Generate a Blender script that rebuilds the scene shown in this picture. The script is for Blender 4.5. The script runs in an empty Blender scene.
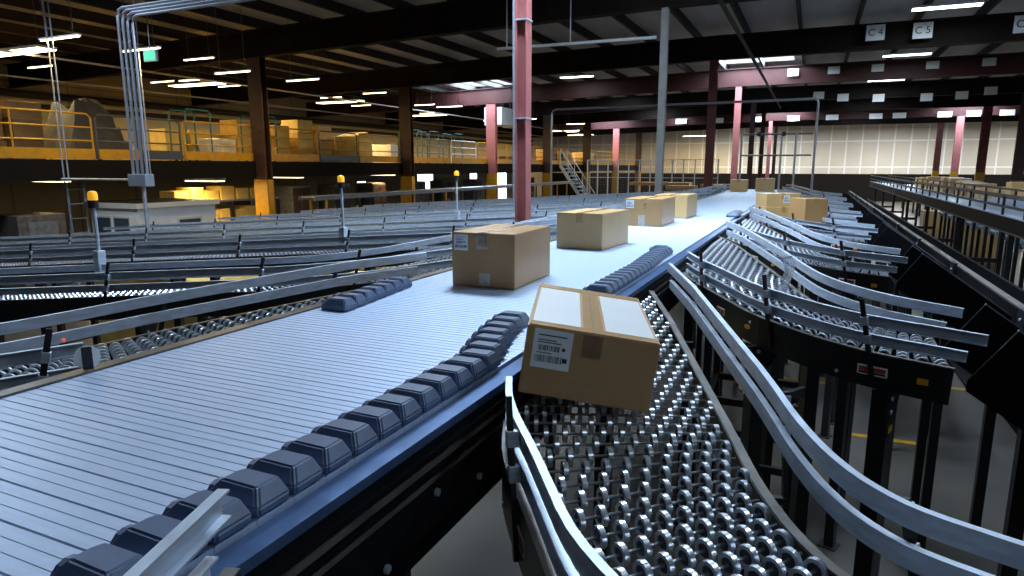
import bpy, bmesh, math, random
from mathutils import Vector, Matrix
random.seed(7)
C = bpy.context.scene.collection
R = math.radians
Z0 = 3.05            # eye height above the floor; heights below are relative to the eye

# ------------------------------------------------------------------ camera, world, exposure
cam_d = bpy.data.cameras.new('camera'); cam = bpy.data.objects.new('camera', cam_d); C.objects.link(cam)
cam_d.sensor_fit = 'HORIZONTAL'; cam_d.sensor_width = 36.0; cam_d.lens = 36.0 * 660.0 / 1024.0
cam_d.clip_start = 0.05; cam_d.clip_end = 300
cam.location = (0, 0, Z0); cam.rotation_euler = (R(90 - 10.389), 0, R(24.231))
bpy.context.scene.camera = cam
vs = bpy.context.scene.view_settings
vs.view_transform = 'Standard'; vs.look = 'None'; vs.gamma = 1.0; vs.use_curve_mapping = False; vs.exposure = 0.0
world = bpy.data.worlds.new('world'); bpy.context.scene.world = world; world.use_nodes = True
bg = world.node_tree.nodes['Background']; bg.inputs[0].default_value = (0.55, 0.72, 1.0, 1); bg.inputs[1].default_value = 0.03

COOL = (0.70, 0.85, 1.0); WARM = (1.0, 0.70, 0.27); DAY = (0.64, 0.82, 1.0)
def area(name, x, y, z, sx, sy, power, col, rot=(0, 0, 0)):
    d = bpy.data.lights.new(name, 'AREA'); d.shape = 'RECTANGLE'; d.size = sx; d.size_y = sy; d.energy = power; d.color = col
    o = bpy.data.objects.new(name, d); C.objects.link(o); o.location = (x, y, z + Z0); o.rotation_euler = rot
    return o
SKY_POS = [(-2.5, 6.9), (-15.2, 6.9), (9.0, 6.9), (-2.5, 29.0), (-15.2, 29.6), (-2.5, 52.0), (-15.2, 52.0), (9.0, 52.0)]
SKY_POW = [1250, 40, 260, 800, 700, 900, 700, 900]
for (x, y), p in zip(SKY_POS, SKY_POW):
    area('skylight_light', x, y, 4.24 - 0.022 * max(0, -3.1 - x), 2.8, 2.2, p, DAY)
LAMP_POS = [(2.7, -2.6), (2.7, 5.0), (2.7, 12.6), (2.7, 20.2), (2.7, 28.0), (2.7, 35.6), (2.7, 43.2), (2.7, 50.8), (2.7, 58.4),
            (-11.5, 5.0), (-9.8, 28.7), (-9.8, 36.3), (-9.8, 44.0), (-9.8, 52.0), (10.5, 10.0), (10.5, 17.6), (10.5, 25.2)]  # near left lamp and outermost right row are unseen, added as fill
for (x, y) in LAMP_POS:
    area('strip_lamp_light', x, y, 3.84, 1.2, 0.25, 230 if x < 0 and y < 10 else 260 if x > 9 else 50 if y < 0 else 130 if y < 6 else 45 if x < 0 and y < 40 else 85, COOL)
FRONT_LAMP = [(-13.0, 8.34, 2.37), (-13.0, 10.0, 2.42), (-13.0, 12.4, 2.26), (-13.0, 14.85, 2.36), (-13.0, 23.0, 2.3), (-13.0, 30.5, 2.3), (-13.0, 38.0, 2.5)]  # near strips pulled forward to light the toe boards, farther ones added
for i, (x, y, z) in enumerate(FRONT_LAMP):
    area('front_lamp_light', x, y, z - .06, 1.1, 0.12, [30, 40, 45, 60, 80, 70, 70][i], WARM)
MEZZ_LAMP = [(-21.5, 13.1), (-15.9, 14.0), (-21.3, 17.1), (-20.0, 17.2), (-20.1, 19.0),
             (-20.5, 22.6), (-19.4, 23.9), (-16.6, 23.2), (-20.5, 27.5), (-17.5, 28.5), (-20.0, 33.0), (-17.0, 35.5), (-19.5, 40.0)]
WARM_POS = [(-18.0, 10.5, 180), (-19.5, 17.0, 480), (-19.0, 24.0, 650), (-19.5, 32.0, 650), (-19.0, 41.0, 650), (-18.0, 50.0, 800), (-19.0, 57.0, 800), (-10.0, 63.0, 650)]  # fill lights added to warm the mezzanine and far wall
for x, y, p in WARM_POS:
    area('warm_fill_light', x, y, 2.72, 2.2, 0.4, p, WARM)
DECK_POS = [(-19.0, 11.5, 45), (-15.6, 13.6, 80), (-18.0, 19.5, 60), (-19.0, 27.0, 60)]  # unseen fill added to brighten what stands under the deck
for x, y, p in DECK_POS:
    area('under_deck_fill', x, y, -0.42, 1.2, 0.3, p, WARM)
FAR_POS = [(-4.0, 62.0), (6.0, 62.0), (16.0, 62.0)]  # added wash lights that brighten the far wall
for (x, y) in FAR_POS:
    area('far_wall_fill', x, y, 3.4, 2.4, 0.4, 1400, (0.95, 0.95, 0.9))

# ------------------------------------------------------------------ materials
def nodes(name):
    m = bpy.data.materials.new(name); m.use_nodes = True
    nt = m.node_tree; return m, nt, nt.nodes['Principled BSDF']
def mat(name, col, rough=0.5, metal=0.0, noise=0.0, scale=8.0, spec=0.5, stretch=None, bump=0.0):
    m, nt, b = nodes(name)
    b.inputs['Base Color'].default_value = (*col, 1); b.inputs['Roughness'].default_value = rough
    b.inputs['Metallic'].default_value = metal; b.inputs['Specular IOR Level'].default_value = spec
    if noise or bump:
        tc = nt.nodes.new('ShaderNodeTexCoord'); mp = nt.nodes.new('ShaderNodeMapping'); n = nt.nodes.new('ShaderNodeTexNoise')
        mp.inputs['Scale'].default_value = stretch or (1, 1, 1)
        n.inputs['Scale'].default_value = scale; n.inputs['Detail'].default_value = 5
        nt.links.new(tc.outputs['Object'], mp.inputs['Vector']); nt.links.new(mp.outputs['Vector'], n.inputs['Vector'])
    if noise:
        r = nt.nodes.new('ShaderNodeValToRGB')
        lo = tuple(max(0, c * (1 - noise)) for c in col); hi = tuple(min(1, c * (1 + noise)) for c in col)
        r.color_ramp.elements[0].position = 0.3; r.color_ramp.elements[1].position = 0.7
        r.color_ramp.elements[0].color = (*lo, 1); r.color_ramp.elements[1].color = (*hi, 1)
        nt.links.new(n.outputs['Fac'], r.inputs['Fac']); nt.links.new(r.outputs['Color'], b.inputs['Base Color'])
    if bump:
        bp = nt.nodes.new('ShaderNodeBump'); bp.inputs['Strength'].default_value = bump; bp.inputs['Distance'].default_value = 0.01
        nt.links.new(n.outputs['Fac'], bp.inputs['Height']); nt.links.new(bp.outputs['Normal'], b.inputs['Normal'])
    return m
def emit(name, col, s):
    m, nt, b = nodes(name)
    b.inputs['Base Color'].default_value = (*col, 1); b.inputs['Emission Color'].default_value = (*col, 1); b.inputs['Emission Strength'].default_value = s
    return m
M = dict(
    galv=mat('galvanised_steel', (0.48, 0.55, 0.66), 0.52, 0.4, 0.18, 14, stretch=(1, 1, 4)),
    galvdark=mat('worn_grey_steel', (0.20, 0.21, 0.24), 0.5, 0.5, 0.25, 10),
    alu=mat('slat_aluminium', (0.45, 0.55, 0.74), 0.46, 0.35, 0.07, 5, stretch=(1, 18, 1)),
    wheel=mat('zinc_wheel', (0.74, 0.79, 0.87), 0.30, 0.85),
    hub=mat('dark_wheel_hub', (0.055, 0.058, 0.065), 0.45, 0.4),
    axle=mat('axle_steel', (0.42, 0.45, 0.50), 0.35, 0.9),
    black=mat('black_powder_coat', (0.010, 0.010, 0.012), 0.45, 0.0, 0.3, 6),
    blacksheet=mat('black_sheet_metal', (0.006, 0.006, 0.008), 0.55, 0.0, 0.3, 3, spec=0.10),
    blue=mat('blue_steel_cover', (0.085, 0.15, 0.31), 0.32, 0.5, 0.2, 9),
    shoe=mat('blue_black_plastic', (0.075, 0.115, 0.210), 0.42, 0.0, 0.2, 12),
    worn=mat('worn_edge_steel', (0.13, 0.12, 0.12), 0.4, 0.6, 0.55, 7),
    rustrail=mat('rubbed_brown_steel', (0.12, 0.105, 0.095), 0.5, 0.3, 0.4, 10),
    card=mat('cardboard', (0.50, 0.285, 0.115), 0.34, 0.0, 0.06, 6, spec=0.5, bump=0.05),
    card2=mat('pale_cardboard', (0.62, 0.40, 0.175), 0.34, 0.0, 0.06, 6, spec=0.5, bump=0.05),
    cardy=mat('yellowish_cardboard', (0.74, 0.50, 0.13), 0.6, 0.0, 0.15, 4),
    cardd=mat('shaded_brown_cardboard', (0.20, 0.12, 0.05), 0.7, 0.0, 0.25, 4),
    tape=mat('packing_tape', (0.50, 0.30, 0.13), 0.22, 0.0, 0.06, 20, spec=0.6),
    cleartape=mat('clear_tape', (0.56, 0.46, 0.36), 0.15, 0.0, 0.15, 30, spec=0.8),
    flap=mat('lit_flap_sheen', (0.66, 0.66, 0.67), 0.40, 0.0, 0.03, 6, spec=0.7),  # brightness of the lit cardboard top put into a pale colour
    paper=mat('white_paper', (0.90, 0.92, 0.94), 0.5),
    ink=mat('black_ink', (0.03, 0.03, 0.04), 0.6),
    redink=mat('red_label', (0.45, 0.05, 0.03), 0.5),
    orange=mat('orange_label', (0.75, 0.33, 0.02), 0.5),
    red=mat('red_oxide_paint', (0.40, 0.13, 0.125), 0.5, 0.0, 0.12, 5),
    darkred=mat('shaded_primer_and_doors', (0.050, 0.020, 0.016), 0.6, 0.0, 0.25, 3),  # column primer darkened for shade away from skylights; cabinet doors use it too
    midred=mat('half_shaded_primer', (0.16, 0.040, 0.038), 0.55, 0.0, 0.2, 3),  # same column primer with weaker shade put into its colour
    girder=mat('shaded_girder_primer', (0.016, 0.010, 0.008), 0.7, 0.0, 0.3, 2, spec=0.2),  # beam primer with roof shade put into its colour
    litgirder=mat('skylit_girder_primer', (0.046, 0.012, 0.011), 0.6, 0.0, 0.25, 2, spec=0.3),  # lit copy of the beam primer, for beams beside skylights
    grey=mat('grey_column_paint', (0.33, 0.32, 0.31), 0.5, 0.0, 0.1, 5),
    yellow=mat('yellow_paint', (0.46, 0.235, 0.008), 0.45, 0.0, 0.15, 6),
    bluegrey=mat('blue_grey_paint', (0.06, 0.075, 0.11), 0.45, 0.2),
    teal=mat('teal_paint', (0.02, 0.16, 0.18), 0.45),
    white=mat('white_panel', (0.82, 0.84, 0.86), 0.5, 0.0, 0.05, 3),
    offwhite=mat('off_white_panel', (0.60, 0.61, 0.60), 0.55, 0.0, 0.06, 2),
    conduit=mat('conduit_steel', (0.46, 0.50, 0.60), 0.35, 0.6),
    deck=mat('roof_deck', (0.50, 0.50, 0.50), 0.7, 0.1, 0.25, 1.0, stretch=(1, 0.2, 1)),
    purlin=mat('dark_purlin', (0.025, 0.02, 0.018), 0.7),
    concrete=mat('concrete_floor', (0.080, 0.070, 0.060), 0.38, 0.0, 0.35, 0.8, bump=0.05),
    lamp=emit('lamp_tube', (0.86, 1.0, 0.94), 9.0),
    warmlamp=emit('warm_lamp_tube', (1.0, 0.86, 0.55), 7.0),
    sky=emit('skylight_dome', (0.85, 0.93, 1.0), 3.0),
    day=emit('daylight_opening', (0.75, 0.88, 1.0), 3.5),
    amber=emit('amber_lens', (1.0, 0.45, 0.02), 0.55),
    exitgreen=emit('exit_green', (0.10, 0.75, 0.45), 0.8),
    redled=emit('red_indicator', (1.0, 0.10, 0.05), 0.7),
    glass=mat('dark_window_glass', (0.05, 0.08, 0.12), 0.1, 0.0, spec=0.8),
    wrap=mat('stretch_wrap', (0.55, 0.52, 0.46), 0.3, 0.0, 0.15, 4),
    tarp=mat('dark_tarpaulin', (0.055, 0.05, 0.045), 0.7, 0.0, 0.3, 3),
    roller=mat('roller_steel', (0.62, 0.67, 0.75), 0.3, 0.7),
    plastic=mat('clear_plastic_bag', (0.70, 0.78, 0.88), 0.15, 0.0, spec=0.8),
)
_pb = M['plastic'].node_tree.nodes['Principled BSDF']; _pb.inputs['Transmission Weight'].default_value = 0.7; _pb.inputs['Alpha'].default_value = 0.6
def panel_wall(name, col, seam, px, pz, w, axis):
    m, nt, b = nodes(name); b.inputs['Roughness'].default_value = 0.75
    tc = nt.nodes.new('ShaderNodeTexCoord'); sep = nt.nodes.new('ShaderNodeSeparateXYZ'); nt.links.new(tc.outputs['Object'], sep.inputs[0])
    def line(out, p, wid):
        a = nt.nodes.new('ShaderNodeMath'); a.operation = 'PINGPONG'; a.inputs[1].default_value = p / 2; nt.links.new(out, a.inputs[0])
        c = nt.nodes.new('ShaderNodeMath'); c.operation = 'LESS_THAN'; c.inputs[1].default_value = wid; nt.links.new(a.outputs[0], c.inputs[0]); return c
    l1 = line(sep.outputs[axis], px, w); l2 = line(sep.outputs[2], pz, w)
    mx = nt.nodes.new('ShaderNodeMath'); mx.operation = 'MAXIMUM'; nt.links.new(l1.outputs[0], mx.inputs[0]); nt.links.new(l2.outputs[0], mx.inputs[1])
    n = nt.nodes.new('ShaderNodeTexNoise'); n.inputs['Scale'].default_value = 0.6; nt.links.new(tc.outputs['Object'], n.inputs['Vector'])
    r = nt.nodes.new('ShaderNodeValToRGB'); r.color_ramp.elements[0].color = (*[c * 0.85 for c in col], 1); r.color_ramp.elements[1].color = (*[c * 1.1 for c in col], 1)
    nt.links.new(n.outputs['Fac'], r.inputs['Fac'])
    mix = nt.nodes.new('ShaderNodeMixRGB'); nt.links.new(mx.outputs[0], mix.inputs[0]); nt.links.new(r.outputs['Color'], mix.inputs[1]); mix.inputs[2].default_value = (*seam, 1)
    nt.links.new(mix.outputs[0], b.inputs['Base Color']); return m
M['farwall'] = panel_wall('board_wall_far', (0.50, 0.47, 0.42), (0.68, 0.70, 0.72), 1.27, 2.3, 0.055, 0)
M['sidewall'] = panel_wall('board_wall_side', (0.50, 0.44, 0.33), (0.28, 0.24, 0.19), 2.4, 3.0, 0.03, 1)
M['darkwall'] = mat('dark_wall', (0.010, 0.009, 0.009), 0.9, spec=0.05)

# ------------------------------------------------------------------ mesh helpers
class MB:
    def __init__(s): s.v = []; s.f = []
    def add(s, vs, fs):
        n = len(s.v); s.v += [tuple(v) for v in vs]; s.f += [tuple(i + n for i in f) for f in fs]; return s
    def box(s, x0, x1, y0, y1, z0, z1, m=None):
        v = [Vector((x, y, z)) for z in (z0, z1) for y in (y0, y1) for x in (x0, x1)]
        if m: v = [m @ p for p in v]
        return s.add(v, [(0, 2, 3, 1), (4, 5, 7, 6), (0, 1, 5, 4), (2, 6, 7, 3), (0, 4, 6, 2), (1, 3, 7, 5)])
    def bevbox(s, x0, x1, y0, y1, z0, z1, b=0.01, m=None):
        bm = bmesh.new(); bmesh.ops.create_cube(bm, size=1)
        for v in bm.verts: v.co = Vector((x0 if v.co.x < 0 else x1, y0 if v.co.y < 0 else y1, z0 if v.co.z < 0 else z1))
        bmesh.ops.bevel(bm, geom=bm.edges[:], offset=b, segments=2, affect='EDGES', profile=0.6)
        bm.verts.index_update(); vv = [(m @ v.co) if m else v.co.copy() for v in bm.verts]
        s.add(vv, [[v.index for v in f.verts] for f in bm.faces]); bm.free(); return s
    def sweep(s, path, prof, ups=None, closed=True, cap=True):
        """prof: (side, up) pairs; side = to the right of travel, seen from above."""
        P = [Vector(p) for p in path]; n = len(P); k = len(prof); base = len(s.v)
        for i, p in enumerate(P):
            t = (P[min(i + 1, n - 1)] - P[max(i - 1, 0)]).normalized()
            up = Vector((0, 0, 1)) if abs(t.z) < 0.95 else Vector((0, 1, 0))
            side = t.cross(up).normalized(); u = side.cross(t).normalized()
            for a, b in prof: s.v.append(tuple(p + side * a + u * b))
        for i in range(n - 1):
            for j in range(k if closed else k - 1):
                j2 = (j + 1) % k
                s.f.append((base + i * k + j, base + i * k + j2, base + (i + 1) * k + j2, base + (i + 1) * k + j))
        if cap and closed:
            s.f.append(tuple(base + j for j in range(k - 1, -1, -1))); s.f.append(tuple(base + (n - 1) * k + j for j in range(k)))
        return s
    def bar(s, p0, p1, w, h): return s.sweep([p0, p1], [(-w / 2, -h / 2), (w / 2, -h / 2), (w / 2, h / 2), (-w / 2, h / 2)])
    def tube(s, path, r, n=8): return s.sweep(path, [(r * math.cos(2 * math.pi * i / n), r * math.sin(2 * math.pi * i / n)) for i in range(n)])
    def lathe(s, c, axis, prof, n=16):
        """prof: (along axis, radius) list, closed at both ends when radius is 0."""
        a = Vector(axis).normalized(); x = a.orthogonal().normalized(); y = a.cross(x); base = len(s.v); k = len(prof); c = Vector(c)
        for i in range(n):
            d = x * math.cos(2 * math.pi * i / n) + y * math.sin(2 * math.pi * i / n)
            for h, r in prof: s.v.append(tuple(c + a * h + d * r))
        for i in range(n):
            i2 = (i + 1) % n
            for j in range(k - 1): s.f.append((base + i * k + j, base + i2 * k + j, base + i2 * k + j + 1, base + i * k + j + 1))
        return s
    def cyl(s, p0, p1, r, n=12):
        p0 = Vector(p0); p1 = Vector(p1); L = (p1 - p0).length
        return s.lathe(p0, p1 - p0, [(0, 0), (0, r), (L, r), (L, 0)], n)
    def mesh(s, name, m, org=(0, 0, 0), smooth=False):
        me = bpy.data.meshes.new(name); me.from_pydata([(v[0] - org[0], v[1] - org[1], v[2] - org[2]) for v in s.v], [], s.f)
        me.materials.append(M[m] if isinstance(m, str) else m)
        bm = bmesh.new(); bm.from_mesh(me); bmesh.ops.recalc_face_normals(bm, faces=bm.faces[:])
        if smooth:
            for f in bm.faces: f.smooth = True
            for e in bm.edges:
                if len(e.link_faces) == 2 and e.calc_face_angle(0) > R(40): e.smooth = False
        bm.to_mesh(me); bm.free(); me.update(); return me
    def build(s, name, m, parent=None, org=None, smooth=False, label=None, kind=None):
        """vertices are in eye-relative coordinates; a child is stored relative to its parent's own base."""
        if org is None: org = root_org(parent) if parent else (0, 0, 0)
        o = bpy.data.objects.new(name, s.mesh(name, m, org, smooth)); C.objects.link(o)
        if parent: o.parent = parent
        else: o.location = (org[0], org[1], org[2] + Z0)
        o['org'] = tuple(org)
        if label: o['label'] = label
        if kind: o['kind'] = kind
        return o
def root_org(o):
    return tuple(o['org'])
def tag(o, label, cat, group=None):
    o['label'] = label; o['category'] = cat
    if group: o['group'] = group
    return o
def thing(name, label, cat, org, group=None):
    o = bpy.data.objects.new(name, None); C.objects.link(o); o.empty_display_size = 0.1
    o.location = (org[0], org[1], org[2] + Z0); o['org'] = tuple(org); return tag(o, label, cat, group)
def struct(name, mb, m, smooth=False):
    o = mb.build(name, m, None, (0, 0, 0), smooth); o['kind'] = 'structure'; return o
def copy_tree(o, label, delta, group=None, skip=()):
    def rec(a, par):
        c = a.copy(); C.objects.link(c)
        if par is not None: c.parent = par
        for ch in a.children:
            if ch.name.split('.')[0] not in skip: rec(ch, c)
        return c
    c = rec(o, None); c.location = Vector(o.location) + Vector(delta); c['label'] = label
    if group: c['group'] = group
    return c
ORD = ['first', 'second', 'third', 'fourth', 'fifth', 'sixth', 'seventh', 'eighth', 'ninth', 'tenth', 'eleventh', 'twelfth', 'thirteenth', 'fourteenth', 'fifteenth', 'sixteenth', 'seventeenth']
FL = -3.05

# ------------------------------------------------------------------ building shell
XW0, XW1, YW0, YW1 = -26.1, 30.0, -10.0, 68.4
def zroof(x): return 4.28 - 0.022 * max(0.0, -3.1 - x)
struct('floor', MB().box(XW0, XW1, YW0, YW1, FL - 0.2, FL), 'concrete')
HOLES = [(x - 1.5, x + 1.5, y - 1.2, y + 1.2) for x, y in SKY_POS]
mb = MB()
xs = sorted({XW0, -3.1, XW1} | {h[0] for h in HOLES} | {h[1] for h in HOLES}); ys = sorted({YW0, YW1} | {h[2] for h in HOLES} | {h[3] for h in HOLES})
for i in range(len(xs) - 1):
    for j in range(len(ys) - 1):
        cx, cy = (xs[i] + xs[i + 1]) / 2, (ys[j] + ys[j + 1]) / 2
        if any(h[0] < cx < h[1] and h[2] < cy < h[3] for h in HOLES): continue
        a, b = zroof(xs[i]), zroof(xs[i + 1])
        v = [(xs[i], ys[j], a), (xs[i + 1], ys[j], b), (xs[i + 1], ys[j + 1], b), (xs[i], ys[j + 1], a)]
        v += [(p[0], p[1], p[2] + 0.1) for p in v]
        mb.add(v, [(3, 2, 1, 0), (4, 5, 6, 7), (0, 1, 5, 4), (1, 2, 6, 5), (2, 3, 7, 6), (3, 0, 4, 7)])
struct('ceiling', mb, 'deck')
struct('wall_far', MB().box(XW0, XW1, YW1, YW1 + 0.2, FL, 4.6), 'farwall')
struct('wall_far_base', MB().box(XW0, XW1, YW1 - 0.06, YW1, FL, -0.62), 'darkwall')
struct('wall_left', MB().box(XW0 - 0.2, XW0, YW0, YW1, FL, 4.6), 'sidewall')
struct('wall_right', MB().box(XW1, XW1 + 0.2, YW0, YW1, FL, 4.6), 'darkwall')
struct('wall_back', MB().box(XW0, XW1, YW0 - 0.2, YW0, FL, 4.6), 'darkwall')
GY = [7.2 + 7.6 * k for k in range(-1, 9)]
for k, y in enumerate(GY[:-1]):
    m_ = MB()
    def gz(x): return 3.30 - 0.024 * max(0, -3.1 - x)
    xs_ = [XW0, -14.6, -3.1, 8.4, 19.9, XW1]
    for wy, za, zb in ((0.012, 0.0, 0.0), (0.13, 0.0, 0.03)):
        for i in range(len(xs_) - 1):
            x0, x1 = xs_[i], xs_[i + 1]
            if wy < 0.1:
                v = [(x0, y - wy, gz(x0)), (x1, y - wy, gz(x1)), (x1, y - wy, zroof(x1) - .26), (x0, y - wy, zroof(x0) - .26)]
                v += [(p[0], y + wy, p[2]) for p in v]; m_.add(v, [(0, 1, 2, 3), (7, 6, 5, 4), (0, 4, 5, 1), (2, 6, 7, 3)])
            else:
                for fn, th in ((gz, 0.03), (lambda x: zroof(x) - .29, 0.03)):
                    v = [(x, yy, fn(x) + t) for t in (0, th) for yy in (y - wy, y + wy) for x in (x0, x1)]
                    m_.add(v, [(0, 2, 3, 1), (4, 5, 7, 6), (0, 1, 5, 4), (2, 6, 7, 3), (0, 4, 6, 2), (1, 3, 7, 5)])
    struct('ceiling_beam', m_, 'girder' if k not in (1, 4, 7) else 'litgirder')  # skylight lines take the lit primer colour, the rest the shaded one
for x in [-25 + 1.52 * i for i in range(36)]:
    o = struct('ceiling_purlin', MB().box(x - .04, x + .04, YW0, YW1, zroof(x) - .25, zroof(x) - 0.002), 'purlin')
for i, (x, y) in enumerate(SKY_POS):
    z = zroof(x)
    w = MB()
    w.box(x - 1.5, x - 1.46, y - 1.2, y + 1.2, z - .02, z + .35); w.box(x + 1.46, x + 1.5, y - 1.2, y + 1.2, z - .02, z + .35)
    w.box(x - 1.46, x + 1.46, y - 1.2, y - 1.16, z - .02, z + .35); w.box(x - 1.46, x + 1.46, y + 1.16, y + 1.2, z - .02, z + .35)
    fr = struct('window_%d' % (i + 1), w, 'white')
    p = MB().box(x - 1.46, x + 1.46, y - 1.16, y + 1.16, z + .33, z + .36).build('pane', 'sky', fr)
    b = MB()
    for q in (-.5, .5): b.box(x + q - .03, x + q + .03, y - 1.16, y + 1.16, z + .24, z + .30)
    b.build('glazing_bar', 'galv', fr)
# daylight doors in the left wall; last glowing one stands for a white strip
for i, (y0, y1, z0, z1) in enumerate([(41.2, 43.4, -1.6, -.35), (49.3, 50.6, -2.2, -.5), (54.5, 56.6, -2.9, -.4), (60.2, 61.8, -2.9, -.5), (34.2, 35.1, -2.4, -.9)]):
    d = MB(); x = XW0 + .03
    for a in ((y0 - .1, y0, z0, z1 + .1), (y1, y1 + .1, z0, z1 + .1), (y0, y1, z1, z1 + .1)): d.box(x - .03, x + .05, *a)
    fr = struct('door_%d' % (i + 1), d, 'galvdark')
    MB().box(x - .02, x + .01, y0, y1, z0, z1).build('opening_pane', 'day', fr)
for i, (x0, x1, y, t) in enumerate([(0.2, 1.4, 11.4, .0), (1.6, 2.3, 10.6, 0), (-.2, .6, 10.1, 0), (2.6, 4.2, 8.6, 0), (3.0, 4.0, 12.4, 0), (.6, 1.3, 8.2, 0)]):
    struct('trim_%d' % (i + 1), MB().box(x0, x1, y - .05, y + .05, FL, FL + .004), 'yellow')

# ------------------------------------------------------------------ columns
def h_prof(w, d, t=0.016, rot=False):
    p = [(-w / 2, -d / 2), (w / 2, -d / 2), (w / 2, -d / 2 + t), (t / 2, -d / 2 + t), (t / 2, d / 2 - t), (w / 2, d / 2 - t), (w / 2, d / 2), (-w / 2, d / 2),
         (-w / 2, d / 2 - t), (-t / 2, d / 2 - t), (-t / 2, -d / 2 + t), (-w / 2, -d / 2 + t)]
    return [(b, -a) for a, b in p] if rot else p
def hcol(mb, x, y, z0, z1, prof):
    n = len(prof); v = [(x + a, y + b, z) for z in (z0, z1) for a, b in prof]
    f = [(i, (i + 1) % n, n + (i + 1) % n, n + i) for i in range(n)]
    q = [(0, 1, 2, 11), (11, 2, 3, 10), (10, 3, 4, 9), (9, 4, 5, 8), (8, 5, 6, 7)]
    f += [tuple(reversed(a)) for a in q] + [tuple(i + n for i in a) for a in q]
    return mb.add(v, f)
def column(x, y, m, label, rot=False, yel=None, w=.2, extra=False, zt=None, d=.22):
    t = thing('steel_column', label, 'column', (x, y, FL))
    zt = zt if zt is not None else 3.30 - 0.024 * max(0, -3.1 - x)
    mb = MB(); hcol(mb, x, y, FL + .02, zt, h_prof(w, d, rot=rot)); mb.build('shaft', m, t)
    MB().box(x - .18, x + .18, y - .18, y + .18, FL, FL + .02).build('base_plate', m, t)
    if yel is not None:
        g = MB(); hw = w / 2 + .012; gy = .122
        g.box(x - hw, x + hw, y - gy, y - gy + .01, FL + .02, yel); g.box(x - hw, x + hw, y + gy - .01, y + gy, FL + .02, yel)
        g.box(x - hw, x - hw + .01, y - gy, y + gy, FL + .02, yel); g.box(x + hw - .01, x + hw, y - gy, y + gy, FL + .02, yel)
        g.build('yellow_guard', 'yellow', t)
    if extra:
        for zz in (2.75, 1.62, .55): MB().box(x - .079, x + .079, y - .079, y + .079, zz - .008, zz + .008).build('strap', 'galv', t)
        MB().tube([(x - .085, y - .075, -.4), (x - .085, y - .075, zt)], .014).build('conduit', 'conduit', t)
    return t
nm = ['red steel column rising just behind the nearest two cartons on the sorter', 'grey painted steel column, second along the sorter after the big red one',
      'shaded red steel column third along the sorter, right of the grey column', 'red steel column fourth along the sorter, lit by the roof skylight',
      'thin dark steel column fifth along the sorter near the far wall', 'thin dark steel column sixth along the sorter near the far wall',
      'thin red steel column seventh along the sorter, below the far skylight', 'farthest steel column of the sorter row, against the far wall']
ms = ['red', 'grey', 'midred', 'red', 'darkred', 'darkred', 'red', 'darkred']  # red at skylit columns, darker copies of one primer where shaded
for k in range(8):
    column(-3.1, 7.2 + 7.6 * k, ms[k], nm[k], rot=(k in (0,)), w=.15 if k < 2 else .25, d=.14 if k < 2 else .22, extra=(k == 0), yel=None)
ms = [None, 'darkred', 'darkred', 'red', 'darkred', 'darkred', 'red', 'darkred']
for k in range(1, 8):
    column(-14.6, 7.2 + 7.6 * k, ms[k], ['', 'dark steel column with yellow foot nearest along the mezzanine edge', 'shaded red steel column with yellow foot, second along the mezzanine edge',
           'pink lit red steel column with yellow foot, third along the mezzanine edge', 'dark steel column fourth along the mezzanine edge, right of the hanging white ducts',
           'dark steel column fifth along the mezzanine edge, before the steel stairs', 'red lit steel column sixth along the mezzanine edge above the wire fence',
           'dark steel column seventh and last along the mezzanine edge'][k], w=.50, yel=-.36)
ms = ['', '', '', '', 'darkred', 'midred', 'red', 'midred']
for k in range(4, 8):
    column(8.55, 7.2 + 7.6 * k, ms[k], ['', '', '', '', 'nearest dark column with yellow foot behind the raised conveyor', 'shaded red column with yellow foot, second behind the raised conveyor',
           'skylit red column with yellow foot, third behind the raised conveyor', 'small dark column with yellow foot, fourth behind the raised conveyor'][k], w=.42, yel=-.62 if k < 5 else -.3)

# ------------------------------------------------------------------ shoe sorter
SX0, SX1 = -1.97, -0.86; ZS = -0.62; PITCH = 0.0935; SY0, SY1 = 0.10, 20.1
so = thing('shoe_sorter', 'long sliding shoe sorter with silvery slat bed carrying cartons towards the camera', 'conveyor', ((SX0 + SX1) / 2, 8, FL))
sp = [(-.0461, -.03), (.0461, -.03), (.0461, -.0022), (.0440, 0), (.0165, 0), (.0155, -.0010), (.0130, -.0010), (.012, 0), (-.012, 0), (-.0130, -.0010), (-.0155, -.0010), (-.0165, 0), (-.0440, 0), (-.0461, -.0022)]
def slat(mb, y):
    k = len(sp); v = [(x, y + a, ZS + b) for x in (SX0, SX1) for a, b in sp]
    f = [(i, (i + 1) % k, k + (i + 1) % k, k + i) for i in range(k)] + [tuple(range(k - 1, -1, -1)), tuple(range(k, 2 * k))]
    return mb.add(v, f)
o0 = slat(MB(), SY0).build('slat', 'alu', so)
ns = int((SY1 - SY0) / PITCH)
for i in range(1, 100):
    c = o0.copy(); C.objects.link(c); c.parent = so; c.location = (0, i * PITCH, 0)
mb = MB()
for i in range(100, ns): slat(mb, SY0 + i * PITCH)
mb.build('slat', 'alu', so, kind='stuff')
Ya, Yb = SY0 - .05, SY1
MB().box(SX1 + .004, SX1 + .062, Ya, Yb, ZS - .035, ZS - .012).build('side_rail', 'blue', so, label='blue steel top rail along the chute side')
m_ = MB(); m_.box(SX1 + .02, SX1 + .058, Ya, Yb, ZS - .30, ZS - .036)
m_.box(SX1 + .02, SX1 + .070, Ya, Yb, ZS - .075, ZS - .060); m_.box(SX1 + .02, SX1 + .066, Ya, Yb, ZS - .125, ZS - .112); m_.box(SX1 + .02, SX1 + .075, Ya, Yb, ZS - .30, ZS - .29)
m_.build('side_frame', 'blacksheet', so)
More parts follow.
